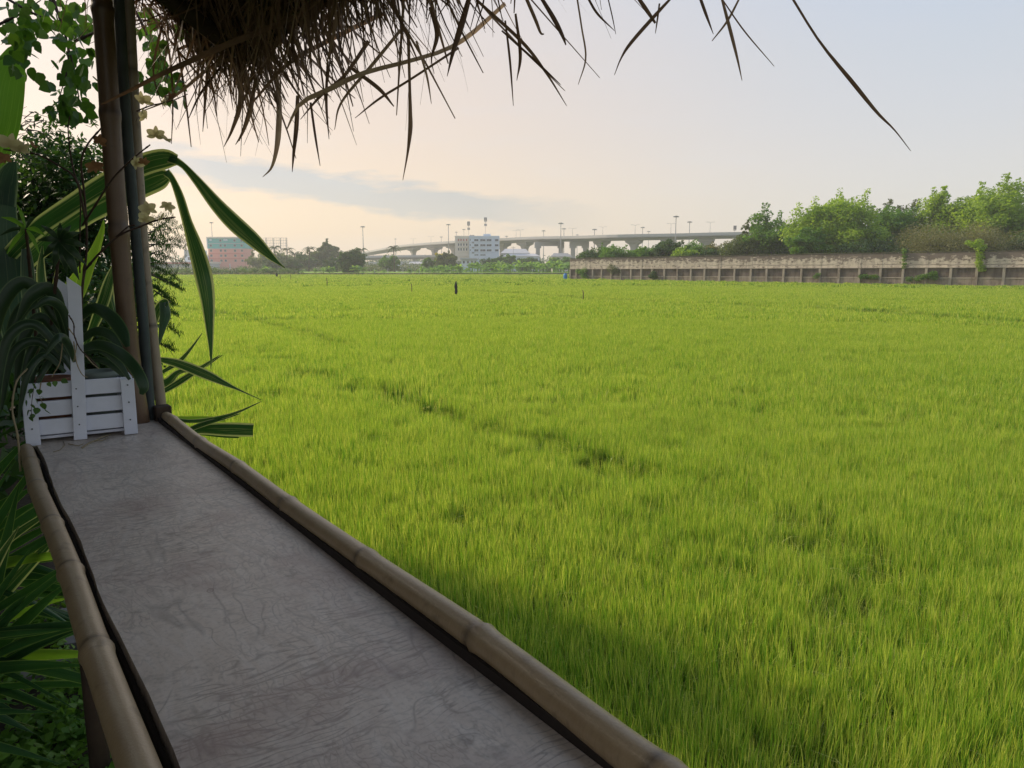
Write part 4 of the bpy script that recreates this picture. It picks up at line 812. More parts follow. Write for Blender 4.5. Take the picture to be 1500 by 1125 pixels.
# ============================================================ STAKES IN THE FIELD
def scarecrow(px, by, ty, label, w=.11):
    g = gz(px, by, TOPZ); H = (by - ty) / 1127 * g.y; b = empty('scarecrow_stake', (g.x, g.y, 0)); tag(b, label, 'scarecrow')
    m = MB(); m.tube([(0, 0, 0), (.02, 0, TOPZ + H*.98)], [.035, .03], 6); m.obj('stake', M['stake'], b, True); c = MB(); z0 = TOPZ - .05; r = random.Random(1)
    c.tube([(r.uniform(-.02, .02), 0, z0 + H*u) for u in (0, .2, .4, .6, .78, .9, 1.0)], [w*.75, w*1.0, w*.8, w*1.1, w*.75, w*.5, w*.25], 9); c.obj('cloth', M['dark_cloth'], b, True)
scarecrow(668, 430, 411, 'dark cloth wrapped stake standing alone in the middle of the rice'); scarecrow(405.5, 405.5, 399.5, 'small dark figure like stake far off at the left field edge', .22)
for px, by, H, lb in [(410.5, 409, .6, 'short stick left of a pair near the far left scarecrow'), (426, 409, .7, 'short stick right of a pair near the far left scarecrow'), (479, 417, .7, 'thin stick in the far rice below the round tree'), (603, 427, .6, 'faint stick in the rice left of the dark wrapped stake'), (854, 437, .5, 'stick in the rice right of the dark wrapped stake'), (375, 402, .6, 'tiny stick before the bund under the palms')]:
    g = gz(px, by, TOPZ); m = MB(); m.tube([(0, 0, 0), (.02, 0, TOPZ+H*.6), (-.02, .02, TOPZ+H)], .03 if g.y < 80 else .05, 5); o = m.obj('marker_stick', M['stake'], None, True); o.location = (g.x, g.y, 0); tag(o, lb, 'stick')

# ============================================================ HAZE
def haze():
    m = MB(); m.box((0, 200, 21.5), (2600, 2600, 45.0)); b = NB('haze_air'); s = b.n('ShaderNodeVolumePrincipled', {'Color': (0.93, 0.93, 0.96), 'Density': 0.0006, 'Anisotropy': 0.2}); b.t.links.new(s.outputs[0], b.o.inputs[1])
    o = m.obj('haze', b.m); tag(o, 'pale evening haze over the fields', kind='stuff')
haze()

# ============================================================ GARDEN BANK UNDER THE HUT
GZ = 0.75
def bank():
    r = random.Random(4); V, F = [], []; prof = [(-11, .7), (-5, .75), (-2, .76), (-1.2, .75), (-.8, .75), (-.4, .75), (0, .75), (.3, .75), (.62, .72), (.80, .45), (.98, -.03)]; ts = [-4 + .5*i for i in range(40)]
    for t in ts:
        for a, z in prof: p = loc(a, t, z + (r.uniform(-.025, .025) if -6 < a < .7 else 0)); V.append(p)
    k = len(prof); F = [(i*k+j, i*k+j+1, (i+1)*k+j+1, (i+1)*k+j) for i in range(len(ts)-1) for j in range(k-1)]
    m = MB(); m.add(V, F); e = loc(0, 15.5); V2 = []
    return tag(m.obj('garden_bank', M['earth'], None, True), kind='structure')
bank()

# ============================================================ COUNTER
counter = empty('wooden_counter', loc(.30, .95, GZ), R(36.05)); tag(counter, 'long weathered wooden counter edged with bamboo rails, facing the rice', 'counter')
def lobj(m, name, mat, parent, **kw):
    """mesh given in (a, t, z) counter coordinates, parent rotated: child coordinates are (a, t, z) minus the root's"""
    m.v = [(v[0] - .30, v[1] - .95, v[2] - GZ) for v in m.v]; return m.obj(name, mat, parent, **kw)
# root is rotated by +36.05 deg about z: local x -> N, local y -> D
def board():
    m = MB(); nx, ny = 10, 60; r = random.Random(8); a0, a1, t0, t1 = .134, .482, -.9, 2.86
    V = []; 
    for j in range(ny+1):
        t = t0 + (t1-t0)*j/ny; wl = a0 + .0025*math.sin(t*9) + r.uniform(-.001, .001)
        for i in range(nx+1):
            u = i/nx; V.append((wl + (a1-wl)*u, t, 1.800 + .0016*math.sin(t*3+u*2) - (.0012 if i in (0, nx) else 0)))
    F = [(j*(nx+1)+i, j*(nx+1)+i+1, (j+1)*(nx+1)+i+1, (j+1)*(nx+1)+i) for j in range(ny) for i in range(nx)]
    n0 = len(V); V += [(v[0], v[1], 1.768) for v in V[:]]; F += [tuple(n0 + q for q in f[::-1]) for f in F[:]]
    for j in range(ny): F += [(j*(nx+1), (j+1)*(nx+1), n0+(j+1)*(nx+1), n0+j*(nx+1)), ((j+1)*(nx+1)+nx, j*(nx+1)+nx, n0+j*(nx+1)+nx, n0+(j+1)*(nx+1)+nx)]
    for i in range(nx): q = ny*(nx+1); F += [(i+1, i, n0+i, n0+i+1), (q+i, q+i+1, n0+q+i+1, n0+q+i)]
    m.add(V, F); return lobj(m, 'board', M['board'], counter, smooth=False)
board()
def bamboo(m, pts, rads, nodes, n=20, bulge=.12, step=.012):
    """pts: world/local points, rads at both ends, nodes: list of fractions along"""
    P = catmull(pts, max(8, int(sum((Vector(b)-Vector(a)).length for a, b in zip(pts, pts[1:])) / step))); N = len(P) - 1; L = sum(np.linalg.norm(P[i+1]-P[i]) for i in range(N))
    rad, att = [], []
    for i in range(N+1):
        u = i/N; r0 = rads[0] + (rads[1]-rads[0])*u; k = 0; dk_ = 0
        for q in nodes:
            d = (u-q)*L
            k += bulge*math.exp(-(d/.009)**2) + bulge*.35*math.exp(-(d/.03)**2) - bulge*.8*math.exp(-((d-.010)/.0045)**2); dk_ = max(dk_, math.exp(-((d-.008)/.007)**2))
        rad.append(r0*(1+k)); att += [dk_]*n
    b = len(m.v); m.tube([Vector(p) for p in P], rad, n); m.a[b:] = att; return m
def rail(name, a, z, pts_off, r0, r1, nodes_t, t0, t1, mat, seed):
    r = random.Random(seed); ts = sorted(set([t0] + nodes_t + [t1])); P = [(a + r.uniform(-.0045, .0045), t, z + r.uniform(-.004, .004)) for t in ts]
    nodes = []; P2 = catmull(P, 400); tt = [p[1] for p in P2]
    for q in nodes_t: nodes.append(min(range(401), key=lambda i: abs(tt[i]-q))/400)
    m = MB(); bamboo(m, P, (r0, r1), nodes); return lobj(m, name, mat, counter, smooth=True, att='rnd')
rail('bamboo_rail', .503, 1.819, None, .0228, .0150, [-.35, .08, .44, .762, 1.108, 1.466, 1.816, 2.15, 2.50], -.8, 2.62, M['bamboo'], 5)
rail('bamboo_rail', .104, 1.790, None, .0205, .0180, [-.3, .1, .42, .72, 1.078, 1.412, 1.699, 2.02, 2.30], -.8, 2.47, M['bamboo'], 6)
m = MB(); m.box((.490, .9, 1.778), (.014, 3.7, .066)); m.box((.131, .9, 1.755), (.006, 3.3, .05)); lobj(m, 'gap_shade_strip', M['gap'], counter)  # dark strips stand in for the shadow between board and rails
for t in (-.6, .9, 2.3):
    for a in (.20, .44): m = MB(); m.tube([(a, t, GZ-.1), (a, t, 1.767)], .028, 10); lobj(m, 'leg', M['dark_wood'], counter, smooth=True)
# counter root: rotation puts local (x, y) on (N, D)
# ============================================================ POSTS
def wpost(name, label, cat, pts, r, nodes, mat, n=20, flat=False):
    P = [at(px, py, Y) for px, py, Y in pts]; P[0].z, P[-1].z = P[0].z, P[-1].z; m = MB(); b0 = P[0]
    Q = [tuple(p - b0) for p in P]
    if nodes is not None: bamboo(m, Q, (r, r*1.02), nodes, n)
    else: m.tube([Vector(q) for q in catmull(Q, 40)], r, n); m.a = [0.0]*len(m.v)
    o = m.obj(name, mat, None, True, att='rnd'); o.location = b0; return tag(o, label, cat)
wpost('bamboo_post', 'thick brown bamboo post holding up the thatched roof', 'post', [(216, 720, 2.42), (206, 622, 2.40), (190, 513, 2.40), (171, 300, 2.40), (158, 120, 2.40), (147, -30, 2.40), (138, -150, 2.40)], .0285, [.14, .30, .47, .62, .78, .93], M['bamboo_dark'])
wpost('steel_pipe', 'grey green galvanised steel pipe standing between the bamboo post and bamboo cane', 'pipe', [(234, 760, 2.46), (221, 617, 2.455), (208, 450, 2.455), (193, 280, 2.455), (181, 120, 2.455), (172, -30, 2.455), (164, -150, 2.455)], .0165, None, M['steel'])
wpost('bamboo_cane', 'pale slim bamboo cane on the field side of the post', 'post', [(247, 720, 2.50), (238, 612, 2.50), (226, 513, 2.50), (213, 400, 2.50), (204, 280, 2.50), (196, 150, 2.50), (187, -20, 2.50), (179, -150, 2.50)], .0170, [.10, .33, .52, .75, .92], M['bamboo_pale'])
def bracket():
    m = MB(); c = at(238, 606, 2.45); m.box((c.x, c.y, c.z), (.05, .05, .055), R(36)); o = m.obj('end_block', M['dark_wood'], None, bevel=.004); tag(o, 'small dark wooden block where the bamboo rail meets the post', 'block')
bracket()

# ============================================================ THATCHED ROOF
roof = empty('thatched_roof', loc(-1.0, 1.0, 4.2)); tag(roof, 'dark thatched roof with ragged dry leaf fringe hanging over the view', 'roof'); rl = np.array(roof.location)
def rz_(a): return 3.02 + (.90 - a)*.60
m = MB()
for s0, s1 in (((.90, rz_(.90)), (-1.0, rz_(-1.0))), ((-1.0, rz_(-1.0)), (-2.9, rz_(.90)))):
    for k in range(8):
        a0 = s0[0] + (s1[0]-s0[0])*k/8; a1 = s0[0] + (s1[0]-s0[0])*(k+1)/8; z0 = s0[1] + (s1[1]-s0[1])*k/8; z1 = s0[1] + (s1[1]-s0[1])*(k+1)/8
        P = [loc(a0, -1.4, z0), loc(a1, -1.4, z1), loc(a1, 2.93, z1), loc(a0, 2.93, z0)]; q = .012*(k % 2)
        m.add([tuple(np.array(p) - rl + np.array([0, 0, q])) for p in P] + [tuple(np.array(p) - rl + np.array([0, 0, .09+q])) for p in P], [(0,1,2,3),(7,6,5,4),(0,3,7,4),(1,0,4,5),(2,1,5,6),(3,2,6,7)])
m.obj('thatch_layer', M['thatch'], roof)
for a in (.78, .30, -.2):
    m = MB(); bamboo(m, [tuple(np.array(loc(a, t, rz_(a) - .035)) - rl) for t in (-1.4, 0, 1.5, 2.97)], (.018, .016), [.1, .25, .4, .55, .7, .85], 10, step=.04); m.obj('batten', M['dark_wood'], roof, True)
for t in (-.6, 1.05, 2.62):
    m = MB(); m.tube([tuple(np.array(loc(a, t, rz_(a) - .085)) - rl) for a in (.80, .3, -.2, -.9)], .026, 9); m.obj('rafter', M['dark_wood'], roof, True)
def fringe(n, tr, ar, lr, wr, down, spread, seed, seg=6, zoff=0.0):
    r = np.random.default_rng(seed); t = tr(r, n); a = r.uniform(ar[0], ar[1], n); z = 3.02 + (.90 - a)*.60 - .005 + zoff + r.uniform(0, .05, n)
    P0 = np.stack([a*Nn[0] + t*D[0], a*Nn[1] + t*D[1], z], 1)
    d = np.zeros((n, 3)); out = r.normal(.25, spread, n); al = r.normal(0, spread, n)
    d[:, 0] = out*Nn[0] + al*D[0]; d[:, 1] = out*Nn[1] + al*D[1]; d[:, 2] = -down*np.ones(n) - r.random(n)*.3; d /= np.linalg.norm(d, axis=1, keepdims=True)
    L = r.gamma(3.0, 1/3.0, n)*(lr[1]-lr[0])*.5 + lr[0]; L = np.minimum(L, lr[1]*1.1)
    s = np.linspace(0, 1, seg)[None, :, None]; curl = r.normal(0, .22, (n, 3)); curl[:, 2] = -np.abs(curl[:, 2])
    C = P0[:, None, :] + d[:, None, :]*L[:, None, None]*s + curl[:, None, :]*L[:, None, None]*s**2.2
    side = np.cross(d, r.normal(0, 1, (n, 3))); side /= np.linalg.norm(side, axis=1, keepdims=True)
    w = r.uniform(wr[0], wr[1], n)[:, None]*np.clip(np.sin(np.pi*(.25 + .70*np.linspace(0, 1, seg)[None, :]))**.6, .12, 1)
    return ribbons(C - rl, w, side, np.clip(r.normal(.42, .22, n), 0, 1))
def stack(parts, name, mat, parent):
    V, F, A, nv = [], [], {'t': [], 'rnd': []}, 0
    for v, f, at_ in parts:
        V.append(v); F.append(f+nv); nv += len(v); A['t'].append(at_['t']); A['rnd'].append(at_['rnd'])
    o = link(name, np_mesh(name, np.concatenate(V), np.concatenate(F), mat, {k: np.concatenate(q) for k, q in A.items()})); child(o, parent); return o
tden = lambda lo, hi: (lambda r, n: r.uniform(lo, hi, n))
tri_ = lambda r, n: np.clip(2.95 - np.abs(r.normal(0, .85, n)), .75, 3.0)
o = stack([fringe(720, tden(1.0, 3.0), (.70, .92), (.05, .24), (.0035, .011), 1.0, .42, 1), fringe(360, lambda r, n: np.clip(r.normal(2.2, .5, n), 1.1, 3.0), (.65, .92), (.06, .34), (.003, .010), 1.0, .35, 2),
           fringe(800, tden(.9, 3.0), (.35, .92), (.05, .13), (.004, .010), .45, .8, 3), fringe(420, tden(.7, 1.9), (.80, .95), (.07, .22), (.0025, .007), 1.0, .5, 4),
           fringe(500, lambda r, n: 2.95 + r.uniform(-.06, .06, n), (-.2, .9), (.08, .30), (.002, .005), .55, .75, 5),
           fringe(1500, tden(-1.0, 3.0), (-.4, .8), (.04, .12), (.004, .012), .25, 1.0, 6)], 'hanging_straw', M['straw'], roof); tag(o, kind='stuff')
def eaveY(px, a=.90):
    k = (px - 750)/1113.3; t = (a*Nn[0] - a*Nn[1]*k)/(-D[0] + D[1]*k); return a*Nn[1] + D[1]*t
def lleaf(name, pts, mat, parent, seg=22, fold=.18, roll=0.0, prof=None, base=None, label=None, twist=0.0):
    """blade through (px, py, Y, width_px) points, real width at its own distance"""
    Q = catmull([tuple(at(p[0], p[1], p[2])) + (p[3]*p[2]/1113.3,) for p in pts], seg); b = np.array(base if base is not None else parent.location); V, U, Tt = [], [], []
    camp = np.array([0, 0, CAMZ])
    for i, q in enumerate(Q):
        p = q[:3]; t = Q[min(i+1, seg)][:3] - Q[max(i-1, 0)][:3]; t /= np.linalg.norm(t) + 1e-9; vd = p - camp; vd /= np.linalg.norm(vd); sd_ = np.cross(t, vd); sd_ /= np.linalg.norm(sd_) + 1e-9; nn = np.cross(sd_, t)
        a = roll + twist*i/seg; sd2 = sd_*math.cos(a) + nn*math.sin(a); n2 = nn*math.cos(a) - sd_*math.sin(a); w = max(q[3], .0004)/2/max(.45, math.cos(a))
        for u in (-1, -.5, 0, .5, 1): V.append(p + sd2*w*u + n2*w*2*fold*(abs(u) - .5) - b); U.append(u); Tt.append(i/seg)
    F = [(5*i+j, 5*i+j+1, 5*(i+1)+j+1, 5*(i+1)+j) for i in range(seg) for j in range(4)]
    o = link(name, np_mesh(name, np.array(V), np.array(F), mat, {'u': np.array(U), 't': np.array(Tt), 'rnd': np.full(len(V), random.random())}, True)); child(o, parent)
    if label: o['label'] = label
    return o
straws = [[(1155, -12, 4), (1200, 60, 4), (1250, 122, 7), (1285, 165, 5), (1310, 190, 2.5), (1334, 221, 1)], [(1056, -8, 4), (1070, 45, 6), (1080, 85, 4), (1087, 118, 1)], [(1056, -4, 2), (1090, 45, 2.5), (1134, 97, 1)],
 [(990, -10, 3), (962, 20, 6), (925, 62, 6), (910, 85, 3), (900, 110, 1)], [(930, -10, 5), (945, 12, 7), (960, 34, 4)], [(966, 5, 3), (963, 28, 3), (960, 49, 1)], [(1086, -8, 3), (1066, 30, 4), (1043, 60, 1.5)], [(1024, -8, 5), (1034, 20, 5), (1045, 50, 1)],
 [(598, 50, 6), (600, 120, 5), (601, 165, 7), (601, 190, 8), (597, 225, 4), (590, 264, 1)], [(404, 100, 7), (409, 150, 9), (408, 195, 10), (404, 225, 7), (397, 247, 4), (385, 259, 1)], [(688, -5, 8), (675, 40, 11), (664, 75, 7), (655, 112, 1)],
 [(740, 5, 6), (690, 50, 8), (650, 74, 7), (590, 92, 7), (530, 108, 8), (480, 132, 9), (440, 152, 7), (420, 190, 2)], [(672, 70, 4), (600, 117, 4), (555, 145, 4), (520, 173, 1)], [(700, 2, 5), (765, 62, 6), (800, 107, 4), (830, 155, 1)], [(735, 45, 3), (785, 90, 4), (821, 124, 1.5)],
 [(740, 30, 3), (747, 90, 4), (752, 155, 1)], [(792, -5, 6), (812, 28, 8), (824, 52, 6), (829, 66, 2)], [(845, -5, 3), (852, 40, 3), (858, 85, 3), (847, 124, 1)], [(148, 153, 4), (195, 130, 8), (233, 110, 10), (290, 84, 13), (333, 65, 14), (400, 38, 12), (480, 5, 8)],
 [(420, 60, 5), (340, 85, 6), (305, 101, 6), (270, 130, 5), (245, 148, 3), (205, 164, 1.5)], [(436, 140, 6), (434, 185, 8), (430, 225, 5), (428, 252, 1)], [(305, 90, 5), (301, 140, 5), (297, 193, 1)], [(330, 90, 4), (295, 135, 4), (275, 176, 1)],
 [(350, 100, 6), (352, 150, 9), (340, 190, 5), (328, 215, 1)], [(375, 110, 5), (367, 160, 8), (355, 195, 5), (345, 212, 1)], [(455, 150, 4), (462, 200, 4), (469, 243, 1)], [(610, 60, 4), (625, 110, 4), (632, 152, 1)], [(515, 100, 6), (555, 130, 7), (577, 156, 2)],
 [(480, 90, 4), (478, 150, 5), (482, 204, 1)], [(860, -5, 4), (875, 20, 4), (900, 45, 1)], [(890, -5, 2), (897, 25, 2), (902, 50, .8)], [(755, 20, 4), (762, 80, 6), (757, 118, 1)], [(770, -5, 6), (785, 30, 6), (792, 48, 4), (797, 50, 2)], [(540, 60, 7), (505, 110, 6), (470, 140, 5), (440, 175, 1)],
 [(590, 40, 5), (545, 95, 6), (500, 150, 4), (490, 190, 1)], [(560, 20, 8), (480, 60, 8), (420, 95, 7), (370, 150, 3)], [(630, 10, 7), (640, 50, 8), (632, 85, 3), (636, 108, 1)], [(250, -5, 3), (232, 60, 4), (225, 110, 3), (240, 160, 1)], [(210, 5, 4), (250, 60, 4), (300, 120, 3), (330, 150, 1)], [(235, 5, 3), (270, 40, 4), (330, 80, 4), (360, 90, 1)]]
for i, s in enumerate(straws):
    px0 = sum(q[0] for q in s)/len(s); Y = eaveY(max(px0, 250)) * (.97 + .06*random.random()); Y0 = min(Y, 2.75)
    if i == 18: Y0 = 2.2
    pts = [(a, b, Y0, w*(.6 if i == 18 else .8)) for a, b, w in s]; lleaf('straw', pts, M['straw'], roof, 16, .2, random.uniform(-.4, .4))

# ============================================================ WHITE CRATE AND WHAT GROWS IN IT
U2 = Vector((.845, .534, 0)); V2_ = Vector((-.534, .845, 0)); C0 = Vector((-1.376, 2.073, 1.803))
crate = empty('planter_crate', C0, math.atan2(.534, .845)); tag(crate, 'white slatted wooden planter crate with tall uprights at the end of the counter', 'planter')
def cr(name, c, d, mat='white_wood', bev=.0012): m = MB(); m.box(c, d); return m.obj(name, M[mat], crate, bevel=bev)
CW, CDp, CH = .285, .20, .168
for x in (.019, CW-.017):
    for y in (-.004, CDp+.004): cr('corner_post', (x, y, CH/2 + (.0 if x > .1 else -.004)), (.036, .011, CH))
for k in range(3):
    z = .022 + .053*k + .022
    for y in (.0075, CDp-.0075): cr('slat', (CW/2, y, z), (CW-.008, .0105, .044))
    for x in (.006, CW-.006): cr('side_slat', (x, CDp/2, z), (.0105, CDp-.034, .044))
for k in range(3): cr('floor_slat', (CW/2, .04+.06*k, .012), (CW-.03, .05, .008))
for y, z1, cut, nm in ((-.0055, .470, .022, 'upright'), (CDp+.0055, .47, .022, 'upright')):
    m = MB(); x0, x1 = .118, .152; sh = .018 if y < 0 else -.008; P = [(x0, y-.0055, 0), (x1, y-.0055, 0), (x1, y+.0055, 0), (x0, y+.0055, 0), (x0+sh, y-.0055, z1), (x1+sh, y-.0055, z1-cut*1.3), (x1+sh, y+.0055, z1-cut*1.3), (x0+sh, y+.0055, z1)]
    m.add(P, [(0,3,2,1),(4,5,6,7),(0,1,5,4),(1,2,6,5),(2,3,7,6),(3,0,4,7)]); m.obj(nm, M['white_wood'], crate, bevel=.001)
def pot(u, v, r, h, mat, label):
    m = MB(); c = C0 + U2*u + V2_*v; prof = [(r*.72, .02), (r*.8, .04), (r*.97, h-.02), (r*1.08, h-.018), (r*1.08, h), (r*.98, h), (r*.9, h-.03), (.001, h-.035)]
    n = 24; m.add([(q*math.cos(k*2*math.pi/n), q*math.sin(k*2*math.pi/n), z) for q, z in prof for k in range(n)], [(i*n+k, i*n+(k+1) % n, (i+1)*n+(k+1) % n, (i+1)*n+k) for i in range(len(prof)-1) for k in range(n)])
    o = m.obj('flower_pot', M[mat], None, True); o.location = c; tag(o, label, 'pot')
for x in (.019, CW-.017, .135):
    for z in (.045, .098, .150):
        m = MB(); m.tube([(x, -.0125 if x != .135 else -.0115, z), (x, -.0093, z)], .0022, 8); m.obj('screw', M['steel'], crate)
pot(.20, .10, .052, .185, 'pot', 'grey green pot in the right half of the white crate'); pot(.078, .10, .052, .175, 'clay', 'brown pot in the left half of the white crate')
orch = empty('orchid', C0 + U2*.14 + V2_*.1 + Vector((0, 0, .15))); tag(orch, 'orchid with broad drooping leaves and cream flowers growing in the white crate', 'orchid')
def ol(pts, fold=.15, roll=0., mat='orchid', Y=2.2, nm='leaf', lb=None): return lleaf(nm, [(a, b, (c if c else Y), w*.72) for a, b, c, w in pts], M[mat], orch, 22, fold, roll, label=lb)
R_ = random.Random(21)
# right hand leaves
ol([(112, 470, 2.22, 14), (135, 452, 2.2, 22), (160, 462, 2.18, 27), (178, 485, 2.16, 26), (187, 508, 2.14, 9)])
ol([(118, 512, 2.16, 12), (145, 505, 2.12, 22), (175, 517, 2.08, 24), (198, 540, 2.05, 23), (210, 565, 2.04, 22), (207, 578, 2.04, 8)], lb='broad leaf with a browned tip', fold=.1)
ol([(118, 500, 2.25, 10), (138, 486, 2.25, 18), (160, 490, 2.25, 20), (178, 510, 2.25, 8)], .1)
ol([(118, 520, 2.2, 10), (145, 512, 2.2, 15), (172, 530, 2.2, 15), (190, 556, 2.2, 6)]); ol([(120, 530, 2.24, 8), (150, 528, 2.24, 14), (180, 548, 2.24, 12), (196, 574, 2.24, 5)])
# left hand fan of arching leaves
fan = [((95, 500), (60, 440), (22, 470), (6, 560), 24), ((100, 520), (62, 465), (34, 500), (22, 575), 20), ((104, 530), (72, 490), (44, 520), (30, 590), 17), ((104, 538), (80, 505), (52, 535), (38, 596), 15), ((108, 545), (86, 520), (62, 545), (46, 590), 13),
       ((90, 480), (40, 415), (2, 450), (-14, 540), 26), ((100, 505), (78, 430), (48, 432), (26, 470), 26), ((92, 530), (55, 500), (18, 520), (2, 600), 18), ((104, 500), (92, 455), (70, 440), (50, 452), 18), ((96, 545), (66, 520), (40, 548), (26, 620), 14), ((110, 530), (98, 500), (84, 495), (66, 520), 16), ((95, 520), (50, 475), (10, 500), (-4, 590), 20)]
for i, (a, b, c, d, w) in enumerate(fan):
    Y = 2.24 - .012*i; ol([(a[0], a[1], Y, w*.5), (b[0], b[1], Y-.02, w), (c[0], c[1], Y-.06, w), (d[0], d[1], Y-.08, w*.3)], .22, R_.uniform(-.4, .5))
def stem_(pts, r0, r1, name='stem', mat='stem', parent=orch, n=7):
    P = catmull([tuple(at(a, b, Y)) for a, b, Y in pts], 40); m = MB(); b0 = parent.location; rr = [r0 + (r1-r0)*i/40 for i in range(41)]
    for k in range(3, 40, 7): rr[k] *= 1.35
    m.tube([Vector(p) - b0 for p in P], rr, n); return m.obj(name, M[mat], parent, True)
stem_([(118, 500, 2.2), (120, 430, 2.18), (127, 360, 2.16), (124, 290, 2.15), (119, 240, 2.14), (128, 212, 2.14), (148, 188, 2.15)], .0042, .0022)
stem_([(124, 290, 2.15), (108, 250, 2.14), (100, 195, 2.14), (102, 170, 2.15)], .0028, .0012)
stem_([(126, 325, 2.15), (112, 265, 2.12), (85, 242, 2.10), (50, 225, 2.08), (5, 219, 2.06)], .0030, .0018)
stem_([(117, 400, 2.2), (117, 350, 2.17), (118, 300, 2.16), (116, 280, 2.16)], .0022, .0016)
stem_([(121, 330, 2.15), (140, 300, 2.10), (165, 262, 2.06), (195, 232, 2.05), (220, 212, 2.05)], .0032, .0018)
stem_([(125, 395, 2.15), (145, 372, 2.08), (175, 345, 2.04), (205, 332, 2.03), (232, 322, 2.03), (257, 318, 2.04)], .0034, .0018)
stem_([(200, 163, 2.06), (220, 155, 2.06), (250, 148, 2.08), (275, 138, 2.1)], .002, .001)
stem_([(198, 330, 2.03), (188, 332, 2.03), (170, 347, 2.04)], .002, .002)
def petal_mesh():
    V, F, Uu = [], [], []
    def pet(a, L, w, cup, back):
        n = len(V); d = Vector((math.cos(a), math.sin(a), 0)); s = Vector((-d.y, d.x, 0))
        for i in range(6):
            u = i/5; ww = w*math.sin(math.pi*(.10+.86*u))**.7
            for k in (-1, 0, 1): V.append(d*L*u + s*ww*k*.5 + Vector((0, 0, cup*u*u*L - back*abs(k)*ww*.25)))
        for i in range(5):
            for k in range(2): F.append((n+3*i+k, n+3*i+k+1, n+3*(i+1)+k+1, n+3*(i+1)+k))
    for k in range(3): pet(R(90 + 120*k), .030, .017, .35, .3)
    for k in (0, 1): pet(R(25 + 130*k), .031, .026, .2, -.3)
    pet(R(270), .016, .014, 1.1, .8)
    me = bpy.data.meshes.new('flower'); me.from_pydata([tuple(v) for v in V], [], F); me.materials.append(M['petal']); me.polygons.foreach_set('use_smooth', [True]*len(F)); me.update(); return me
pm = petal_mesh(); dm = pm.copy(); dm.materials.clear(); dm.materials.append(M['dry'])
for i, (px, py, Y, s, dry, rx, rz) in enumerate([(228, 198, 2.05, .95, 0, 1.2, .3), (243, 205, 2.05, .85, 0, .6, 1.9), (200, 240, 2.04, .85, 0, 1.3, 2.8), (211, 238, 2.03, .6, 1, .8, 4), (216, 306, 2.03, .95, 0, 1.9, .5), (213, 322, 2.03, .9, 0, 1.2, 3.4), (245, 302, 2.04, .8, 0, 2.3, .8), (238, 318, 2.03, .8, 0, 1.0, 5),
                                               (14, 212, 2.06, 1.25, 0, 1.2, .6), (32, 218, 2.06, .9, 0, 1.8, 2.9), (48, 214, 2.08, .7, 1, 1.0, 2), (210, 148, 2.06, 1.0, 0, 1.1, 1.0), (238, 148, 2.08, .9, 0, 1.9, 2.4), (250, 143, 2.08, .7, 1, .9, .2), (212, 170, 2.06, .8, 0, 1.4, 4.5), (139, 244, 2.15, 1.0, 1, 2.2, .4), (145, 207, 2.15, .8, 1, 1.2, 3.3), (6, 232, 2.06, .8, 1, 1.8, 4.0)]):
    o = link('flower', dm if dry else pm); child(o, orch); o.location = at(px, py, Y) - Vector(orch.location); o.rotation_euler = (rx, R_.uniform(-.4, .4), rz); o.scale = (s*.8,)*3
    if dry: o['label'] = 'withered brown flower'
for pts in ([(92, 500), (88, 530), (80, 545), (76, 552)], [(108, 500), (112, 530), (120, 548), (128, 553)], [(60, 560), (58, 578), (62, 590)], [(100, 480), (112, 500), (108, 530)], [(125, 520), (135, 532), (145, 540)]):
    stem_([(a, b, 2.1) for a, b in pts], .0016, .0010, 'root', 'root')
stem_([(101, 462, 2.09), (108, 475, 2.07), (109, 492, 2.06), (118, 512, 2.06), (132, 525, 2.07), (143, 537, 2.08)], .0018, .0014, 'root', 'stem')
stem_([(30, 690, 2.02), (26, 640, 2.0), (18, 600, 2.0), (24, 560, 2.02), (40, 540, 2.06)], .003, .002, 'root', 'root')
# bits of root lying on the board
def litter():
    root = empty('dry_root', gz(142, 645, 1.8)); tag(root, 'pale dry root lying on the board in front of the crate', 'root'); b = root.location; m = MB()
    for pts, r in ([(120, 656), (130, 649), (140, 645), (150, 640), (163, 636)], .0022), ([(138, 646), (150, 645), (158, 641)], .0014), ([(78, 662), (88, 659), (95, 652), (93, 647)], .0011), ([(100, 650), (115, 653), (122, 650)], .0012):
        m.tube([gz(a, c, 1.804) - b for a, c in pts], r, 6)
    m.obj('strand', M['root'], root, True)
litter()
# small trailing ivy over the crate's left corner
ivy = empty('trailing_vine', C0 + U2*.03 + Vector((0, 0, .16))); tag(ivy, 'small leaved vine trailing over the left corner of the white crate', 'vine')
HV = [(0, 0, 0), (.38, -.12, .03), (.5, -.42, .0), (.3, -.78, -.03), (0, -1.12, -.08), (-.3, -.78, -.03), (-.5, -.42, 0), (-.38, -.12, .03), (0, -.5, -.05)]
def heart(mat, name='leaf'):
    me = bpy.data.meshes.new(name); me.from_pydata(HV, [], [(8, i, (i+1)) for i in range(7)] + [(8, 7, 0)]); me.materials.append(mat); a = me.attributes.new('rnd', 'FLOAT', 'POINT'); v = random.random(); a.data.foreach_set('value', [v]*len(HV)); me.update(); return me
hearts = [heart(M['vine']) for _ in range(8)]; dhearts = [heart(M['t_dark']) for _ in range(3)]
def hang(parent, px, py, Y, size, ms, rr, up=.4):
    o = link('leaf', rr.choice(ms)); child(o, parent); o.location = at(px, py, Y) - Vector(parent.location); o.rotation_euler = (R(90) + rr.gauss(0, up), rr.gauss(0, up), rr.gauss(0, .9)); s = size*Y/1113.3; o.scale = (s, s, s); return o
